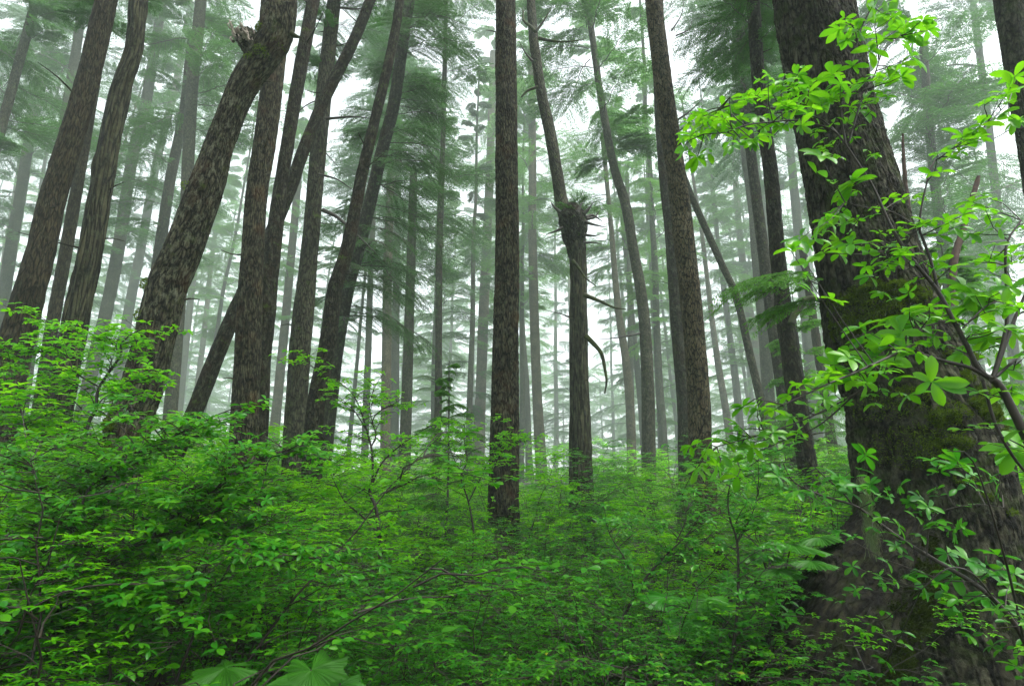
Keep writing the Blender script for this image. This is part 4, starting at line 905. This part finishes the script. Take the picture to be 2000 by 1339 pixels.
wh = [(1703, 14, 30), (1740, 28, 34), (1660, 45, 26), (1765, 52, 34), (1725, 75, 32), (1788, 75, 32), (1812, 60, 28), (1800, 40, 24), (1780, 112, 34), (1700, 100, 28), (1640, 58, 30), (1655, 80, 22), (1735, 138, 32), (1760, 150, 28), (1690, 160, 26), (1665, 130, 24),
      (1560, 148, 28), (1530, 160, 26), (1510, 185, 24), (1475, 185, 24), (1455, 195, 26), (1430, 215, 26), (1395, 228, 26), (1372, 243, 26), (1350, 265, 26), (1335, 285, 28), (1362, 308, 26), (1400, 255, 26), (1440, 250, 26), (1480, 228, 28), (1500, 262, 28), (1540, 200, 30), (1580, 182, 30), (1600, 158, 32), (1625, 145, 28),
      (1590, 208, 30), (1550, 225, 26), (1480, 268, 26), (1430, 285, 24), (1605, 178, 28), (1642, 165, 30), (1622, 195, 28), (1680, 215, 30), (1565, 245, 26), (1520, 240, 24), (1345, 240, 20), (1360, 225, 18), (1460, 275, 26), (1415, 235, 24), (1500, 150, 22), (1550, 170, 24),
      (1603, 307, 40), (1663, 358, 40), (1705, 302, 16), (1650, 385, 18), (1640, 418, 28), (1620, 432, 30), (1598, 445, 30), (1640, 470, 32), (1662, 478, 30), (1610, 495, 30), (1590, 468, 26), (1560, 470, 34), (1545, 490, 34), (1575, 515, 28),
      (1982, 150, 36), (1962, 190, 34), (1945, 232, 34), (1915, 245, 30), (1880, 268, 34), (1860, 285, 32), (1832, 300, 28), (1985, 235, 30), (1900, 395, 30), (1880, 420, 28), (1925, 410, 26), (1862, 445, 28), (1890, 455, 28), (1935, 505, 28), (1915, 380, 20),
      (1700, 540, 26), (1735, 515, 24), (1760, 500, 24), (1745, 475, 22), (1790, 545, 24), (1722, 572, 22), (1775, 570, 24), (1690, 520, 20), (1830, 510, 26), (1860, 520, 26), (1880, 560, 52), (1930, 570, 50), (1905, 600, 56), (1850, 580, 30), (1975, 560, 30), (1990, 600, 34),
      (1815, 600, 28), (1835, 620, 30), (1960, 640, 36), (1930, 660, 34), (1985, 650, 30), (1680, 640, 40), (1745, 630, 44), (1770, 615, 42), (1735, 665, 48), (1700, 665, 36), (1760, 650, 46), (1790, 690, 40), (1700, 700, 36), (1660, 700, 34), (1630, 712, 38), (1825, 655, 30), (1880, 690, 30), (1730, 700, 42), (1820, 745, 44),
      (1600, 735, 26), (1630, 750, 28), (1570, 750, 26), (1660, 740, 30), (1690, 750, 28), (1540, 770, 26), (1575, 790, 26), (1610, 780, 24), (1510, 800, 28), (1545, 815, 28), (1480, 800, 28), (1450, 795, 26), (1480, 830, 28), (1440, 830, 26), (1510, 845, 26), (1410, 860, 28), (1440, 865, 28), (1470, 875, 26), (1380, 880, 28), (1350, 870, 26), (1400, 910, 28), (1440, 930, 34), (1360, 915, 28), (1530, 860, 24), (1560, 845, 24), (1600, 820, 22), (1640, 790, 24),
      (1975, 770, 40), (2000, 840, 52), (1985, 880, 60), (1965, 720, 28), (2010, 690, 30), (1990, 480, 26)]
traced('lime_leaved_sapling', 'broad-leaved sapling with bright lime whorled leaves arching across the huge spruce', 'sapling', st, wh, auto=5.5, leaf=.052, Y=2.35, seed=5, jit=.2, wl=1., bl=(.08, .24))
st = [([(2060, 1420, 3.0), (2000, 1250, 3.0), (1930, 1160, 3.0), (1830, 1095, 3.1), (1780, 1065, 3.2), (1730, 1030, 3.3), (1690, 1000, 3.3), (1665, 985, 3.3), (1600, 965, 3.3), (1550, 940, 3.3), (1530, 905, 3.3)], .013, .003),
      ([(1665, 985, 3.3), (1640, 955, 3.3), (1610, 930, 3.3), (1585, 905, 3.3)], .005, .002), ([(1810, 1085, 3.1), (1815, 1030, 3.1), (1835, 1000, 3.1), (1900, 985, 3.1), (1960, 990, 3.1)], .004, .002),
      ([(1950, 1180, 3.), (1900, 1120, 2.7), (1850, 1110, 2.6), (1800, 1150, 2.6)], .005, .002), ([(2000, 1250, 3.), (1960, 1080, 2.6), (1900, 900, 2.5), (1850, 880, 2.5)], .006, .002)]
wh = [(1690, 888, 28), (1680, 950, 26), (1700, 945, 22), (1735, 968, 18), (1640, 935, 30), (1655, 960, 24), (1605, 945, 22), (1590, 975, 26), (1620, 990, 18), (1720, 1010, 18), (1755, 1030, 20), (1750, 1065, 20), (1705, 1030, 14), (1760, 948, 20), (1795, 970, 24), (1812, 990, 24), (1830, 955, 20), (1780, 980, 16),
      (1845, 910, 24), (1870, 900, 26), (1820, 900, 26), (1900, 925, 22), (1935, 930, 22), (1960, 890, 26), (1860, 1040, 26), (1830, 1020, 26), (1800, 1045, 18), (1880, 1030, 20), (1850, 1080, 24), (1890, 1095, 32), (1920, 1110, 34), (1860, 1120, 34), (1950, 1085, 32), (1980, 1120, 34), (1800, 1140, 30), (1830, 1160, 34), (1870, 1190, 36), (1780, 1120, 24), (1920, 1160, 30), (1970, 1190, 34),
      (1720, 1130, 18), (1665, 1105, 18), (1670, 1150, 18), (1680, 1225, 22), (1730, 1290, 22), (1940, 1260, 26), (1985, 1300, 28), (1895, 1240, 20), (1640, 1040, 20), (1560, 960, 24), (1520, 930, 26), (1580, 1030, 22)]
traced('leaning_sapling', 'grey-stemmed sapling with small green whorls low in front of the spruce trunk', 'sapling', st, wh, leaf=.055, Y=3.1, seed=6, material='shrub', jit=.15)
# open saplings standing above the thicket
traced('tiered_sapling', 'airy zigzag sapling with flat leaf tiers in front of the rugged split trunk', 'sapling',
       [([(140, 1120), (150, 980), (170, 838), (187, 798), (194, 756), (236, 693), (236, 672), (260, 651), (285, 640)], .018, .003), ([(194, 756), (146, 726), (128, 693), (72, 687), (40, 690)], .006, .002), ([(188, 795), (209, 771), (257, 747), (310, 735)], .005, .002),
        ([(187, 798), (176, 771), (152, 750)], .004, .002), ([(236, 680), (200, 665), (160, 668)], .004, .0015), ([(128, 693), (110, 640), (80, 622)], .004, .0015), ([(60, 860), (40, 800), (28, 750), (20, 720)], .006, .002)], auto=26, leaf=.062, Y=4.4, seed=7, material='shrub2', bl=(.1, .38))
traced('forked_sapling', 'small forked sapling with reddish stem and lacy crown left of the thin pole-straight trunk', 'sapling',
       [([(715, 1190), (722, 1145), (742, 1095), (738, 1020), (732, 985), (722, 960), (728, 930), (726, 880), (716, 840), (700, 790), (680, 760), (645, 735)], .022, .003), ([(727, 945), (745, 905), (775, 875), (810, 850), (840, 830)], .010, .002), ([(726, 870), (734, 850), (728, 820), (745, 800), (775, 785), (792, 770)], .008, .002),
        ([(738, 1040), (710, 1010), (675, 980), (655, 945), (640, 910)], .010, .002), ([(716, 840), (690, 800), (660, 780), (630, 770)], .006, .002), ([(728, 830), (722, 790), (735, 750), (750, 730)], .005, .002), ([(640, 735), (610, 715), (585, 690)], .004, .0015)], auto=17, leaf=.055, Y=5.2, seed=8, material='shrub2', bl=(.1, .4))
traced('slender_sapling', 'slender sapling with sparse leaf tiers just left of the furrowed middle trunk', 'sapling',
       [([(925, 1190), (922, 1100), (925, 1040), (915, 980), (900, 930), (912, 900), (905, 850)], .015, .004), ([(915, 980), (940, 930), (965, 880), (1000, 850)], .007, .002), ([(905, 930), (880, 880), (870, 830)], .005, .002), ([(960, 885), (1000, 868), (1030, 860)], .004, .002)], auto=24, leaf=.05, Y=6., seed=9, material='shrub2', bl=(.1, .42))
traced('arching_shrub', 'large dark-stemmed shrub arching over the lower left corner with glossy leaves', 'shrub',
       [([(60, 1420), (100, 1260), (135, 1189), (175, 1139), (215, 1094), (280, 1054), (330, 1039), (400, 1006), (470, 985)], .008, .002), ([(190, 1120), (160, 1040), (170, 960), (230, 905), (320, 860), (400, 822)], .007, .002), ([(110, 1240), (85, 1120), (90, 1000), (60, 900)], .007, .002),
        ([(280, 1054), (350, 1000), (430, 950), (500, 900), (560, 880)], .008, .002), ([(330, 1039), (420, 1040), (500, 1060), (580, 1090)], .006, .002), ([(150, 1170), (260, 1160), (370, 1180), (460, 1200)], .006, .002), ([(100, 1260), (40, 1200), (0, 1180)], .007, .002)], auto=60, leaf=.052, Y=2.9, seed=10, material='shrub', bl=(.12, .45))
traced('stem_shrub', 'shrub with crossing reddish-brown stems low between the middle trunk and the tan pair', 'shrub',
       [([(1195, 1260), (1220, 1200), (1260, 1130), (1300, 1085), (1345, 1040), (1370, 1000)], .012, .003), ([(1290, 1090), (1330, 1080), (1370, 1060), (1400, 1030)], .006, .002), ([(1240, 1160), (1225, 1100), (1190, 1040), (1180, 990)], .007, .002), ([(1320, 1060), (1340, 1010), (1330, 970)], .005, .002)], auto=26, leaf=.05, Y=4.4, seed=11, material='shrub', bl=(.1, .38))
traced('thin_stemmed_shrub', 'thin upright red-stemmed shrub between the tan pair and the spruce root', 'shrub',
       [([(1420, 1339), (1435, 1240), (1442, 1150), (1440, 1060), (1425, 1010), (1422, 970), (1430, 930)], .010, .003), ([(1440, 1060), (1470, 1000), (1480, 960)], .005, .002), ([(1432, 1250), (1470, 1200), (1500, 1170)], .004, .002)], auto=22, leaf=.055, Y=3.6, seed=12, material='shrub', bl=(.1, .36))

# ------------------------------------------------------------------ big palmate leaves
def palm_leaf():
    na, nr = 260, 8; th = np.linspace(-math.pi * .93, math.pi * .93, na); V = [[0, 0, 0]]; Q = []; Tr = []
    lobe = np.abs(np.cos(th * 3.5)) ** .8
    xx = np.arccos(np.clip(np.abs(np.cos(th * 3.5)), 0, 1)) / (math.pi / 2); R = (.74 + .26 * (1 - xx) ** 1.1) * (1 - .26 * np.abs(th / math.pi) ** 2) * (1 + .07 * (np.abs(((th * 9.5) % 1) * 2 - 1) - .5))
    for k in range(1, nr + 1):
        f = k / nr
        r = R * f if k > 2 else .55 * f * np.ones(na)
        rid = np.abs(np.sin(th * 3.5))                   # veins run along the lobes
        z = .06 * f * (1 - rid) - .16 * f * f + .02 * np.sin(th * 40) * f * (rid > .3)
        V += list(np.stack([r * np.cos(th), r * np.sin(th), z], 1))
    for i in range(na - 1): Tr.append([0, 1 + i, 2 + i])
    for k in range(nr - 1):
        for i in range(na - 1): a = 1 + k * na + i; Q.append([a, a + na, a + na + 1, a + 1])
    return np.array(V), np.array(Q), np.array(Tr)
PV, PQ, PTr = palm_leaf()
def devils(name, label, leaves, Y, foot, material='shrub2'):
    """leaves: [(px, py, width px, dY, tilt towards viewer)]"""
    f = P(foot[0], foot[1], Y); base = np.array([f[0], f[1], float(ground_z(f[0], f[1]))]); t = thing(name, label, 'broad-leaved plant', base)
    rng = np.random.RandomState(int(foot[0])); top = np.array([0, 0, max(.25, (P(leaves[0][0], leaves[0][1], Y) - base)[2] * .7)])
    b = MB(); branch_tube(b, [[0, 0, -.05], top * .5 + [.02, .01, 0], top], .014, .009, 1, 8, .01); link('stem', b.mesh('stem', [M['twig']]), t)
    for (x, y, w, dY, tl) in leaves:
        p = P(x, y, Y + dY) - base; S = .5 * w * PT(x, y, Y + dY) / F
        lb = MB(); n = np.array([rng.uniform(-.15, .15), -tl, 1.]); n /= np.linalg.norm(n); d = np.array([p[0] - top[0], p[1] - top[1] - .3, 0]); d = nrm(d - n * np.dot(d, n)); sd_ = np.cross(n, d)
        sag = 1 + .5 * rng.rand(); V = (PV[:, :1] * d + PV[:, 1:2] * sd_ + PV[:, 2:] * sag * n) * S + p + .02 * S * np.sin(PV[:, :1] * 7 + rng.uniform(0, 6)) * n
        lb.add(V, PQ, PTr); o = link('leaf', lb.mesh('leaf', [M[material]]), t)
        pb = MB(); branch_tube(pb, [top, (top + p) / 2 + np.array([0, 0, .03]), p], .006, .004, 2, 6, .003); link('leaf_stalk', pb.mesh('leaf_stalk', [M['twig']]), t)
devils('devils_club', 'low plant with huge lobed palm-shaped leaves at the bottom edge left of the middle', [(608, 1308, 165, 0, .5), (440, 1305, 150, .1, .2), (520, 1340, 130, -.1, .3), (665, 1335, 100, -.05, .4)], 2.5, (520, 1500), 'club')
devils('devils_club', 'tall plant with bright layered lobed leaves left of the spruce root', [(1545, 1062, 150, 0, .03), (1600, 1048, 110, .15, .0), (1485, 1082, 100, .1, .06), (1585, 1095, 100, -.2, .06), (1520, 1112, 110, -.1, .08)], 3.9, (1540, 1330), 'club')
devils('devils_club', 'plant with dull green lobed leaves down in the shade left of the spruce root', [(1380, 1170, 120, 0, .25), (1300, 1165, 110, .2, .25), (1440, 1140, 110, .2, .2), (1350, 1215, 120, -.2, .3)], 3.9, (1370, 1330), 'shrub')

# beard lichen on the twig in front of the spruce
b = MB(); rng = np.random.RandomState(3); q0 = P(1682, 915, 3.35); p0 = []; p1 = []; r0 = []; r1 = []
for i in range(420):
    f = rng.rand() ** .8; o = q0 + np.array([rng.normal(0, .012), rng.normal(0, .012), -.42 * f * .85]); m = 5; L = rng.uniform(.05, .17)
    q = o + np.cumsum(np.column_stack([rng.normal(0, .0065, m), rng.normal(0, .0065, m), -np.full(m, L / m)]), 0)
    for j in range(m - 1): p0.append(q[j] - q0); p1.append(q[j + 1] - q0); r0.append(.0009); r1.append(.0007)
b.segs(p0, p1, r0, r1, 3); o = link('beard_lichen', b.mesh('beard_lichen', [M['beard']]), None, q0); tag(o, 'pale green beard of stringy lichen hanging in front of the left side of the spruce', 'hanging lichen')

# dry twigs on the root
b = MB(); rng = np.random.RandomState(8); o0 = P(1600, 1250, 3.35)
for i in range(16):
    a = P(rng.uniform(1560, 1720), rng.uniform(1180, 1320), 3.5) - o0; e = a + np.array([rng.uniform(-.22, .22), rng.uniform(-.2, .05), rng.uniform(-.2, .12)])
    branch_tube(b, [a, (a + e) / 2 + rng.normal(0, .02, 3), e], .0045, .0015, i, 5, .01, step=.05)
o = link('fallen_twigs', b.mesh('fallen_twigs', [M['twig_grey']]), None, o0); tag(o, 'dry bare twigs strewn over the mossy spruce root', 'dead twigs'); o['kind'] = 'stuff'

# ------------------------------------------------------------------ ground cover
def cover(n, y0, y1, size, hmax, seed, name, material):
    rng = np.random.RandomState(seed); u = rng.rand(n); y = np.sqrt(y0 ** 2 + (y1 ** 2 - y0 ** 2) * u); x = rng.uniform(-1, 1, n) * (y * 1.0 + 1.)
    cl = fbm(x * .8 + 50, y * .8 + 50, seed, 3); keep = cl > .36; x = x[keep]; y = y[keep]; cl = cl[keep]
    z = ground_z(x, y) + rng.rand(len(x)) ** 1.2 * hmax * (cl * 1.6)
    k = 3; X = np.repeat(x, k); Y = np.repeat(y, k); Zz = np.repeat(z, k); az = rng.uniform(0, 6.28, len(X))
    Dv = np.stack([np.cos(az), np.sin(az), rng.uniform(-.3, .2, len(X))], 1); Uv = np.array([0, 0, 1.]) + rng.normal(0, .28, (len(X), 3))
    b = MB(); b.inst(*LEAF_C, frames(Dv, Uv, rng.uniform(.6, 1.2, len(X)) * size), np.stack([X, Y, Zz], 1)); o = link(name, b.mesh(name, [M[material]]), None)
    o['kind'] = 'stuff'; o['label'] = 'mixed low green leaves carpeting the forest floor'; o['category'] = 'ground cover'
cover(26000, 1.6, 7., .05, .5, 5, 'ground_cover', 'shrub')
cover(30000, 7., 30., .10, .7, 6, 'ground_cover', 'shrub2')

rng = np.random.RandomState(55); b = MB()
for i in range(44):
    y = rng.uniform(175, 205); x = -190 + 380 * (i + rng.rand()) / 44; z = float(ground_z(x, y)); hh = rng.uniform(34, 66)
    b.segs([[x, y, z - .3]], [[x + rng.normal(0, 1), y, z + hh]], [rng.uniform(.4, .7)], [.1], 10, m=1)
    for k in range(54): add_bough(b, rng.randint(5), np.array([x, y, z + 1.5 + (hh - 1.5) * (k + rng.rand()) / 54.]), rng.uniform(0, 6.28), rng.uniform(-.1, .3), rng.uniform(2., 4.), rng, .24, 7.)
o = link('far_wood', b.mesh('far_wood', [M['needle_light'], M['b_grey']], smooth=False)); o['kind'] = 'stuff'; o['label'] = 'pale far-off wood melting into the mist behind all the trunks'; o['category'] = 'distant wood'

# ================================================================== the mist
def haze():
    me = bpy.data.meshes.new('haze'); x = 228; z0, z1 = -2.5, ZTOP
    v = [(-x, -x, z0), (x, -x, z0), (x, x, z0), (-x, x, z0), (-x, -x, z1), (x, -x, z1), (x, x, z1), (-x, x, z1)]
    me.from_pydata(v, [], [(0, 3, 2, 1), (4, 5, 6, 7), (0, 1, 5, 4), (1, 2, 6, 5), (2, 3, 7, 6), (3, 0, 4, 7)])
    m, t, out = mat('haze'); pv = t.nodes.new('ShaderNodeVolumePrincipled'); pv.inputs['Color'].default_value = (.87, 1., .935, 1); pv.inputs['Density'].default_value = .0027; pv.inputs['Anisotropy'].default_value = .1
    t.links.new(pv.outputs[0], out.inputs['Volume']); me.materials.append(m); o = link('haze', me); o['kind'] = 'stuff'; o['label'] = 'pale green-white mist hanging between the trees'; o['category'] = 'mist'
bpy.context.view_layer.update()
ZTOP = 2. + max((o.matrix_world @ Vector(c)).z for o in bpy.data.objects if o.type == 'MESH' for c in o.bound_box)
haze()
print('top', ZTOP, 'objects', len(bpy.data.objects))
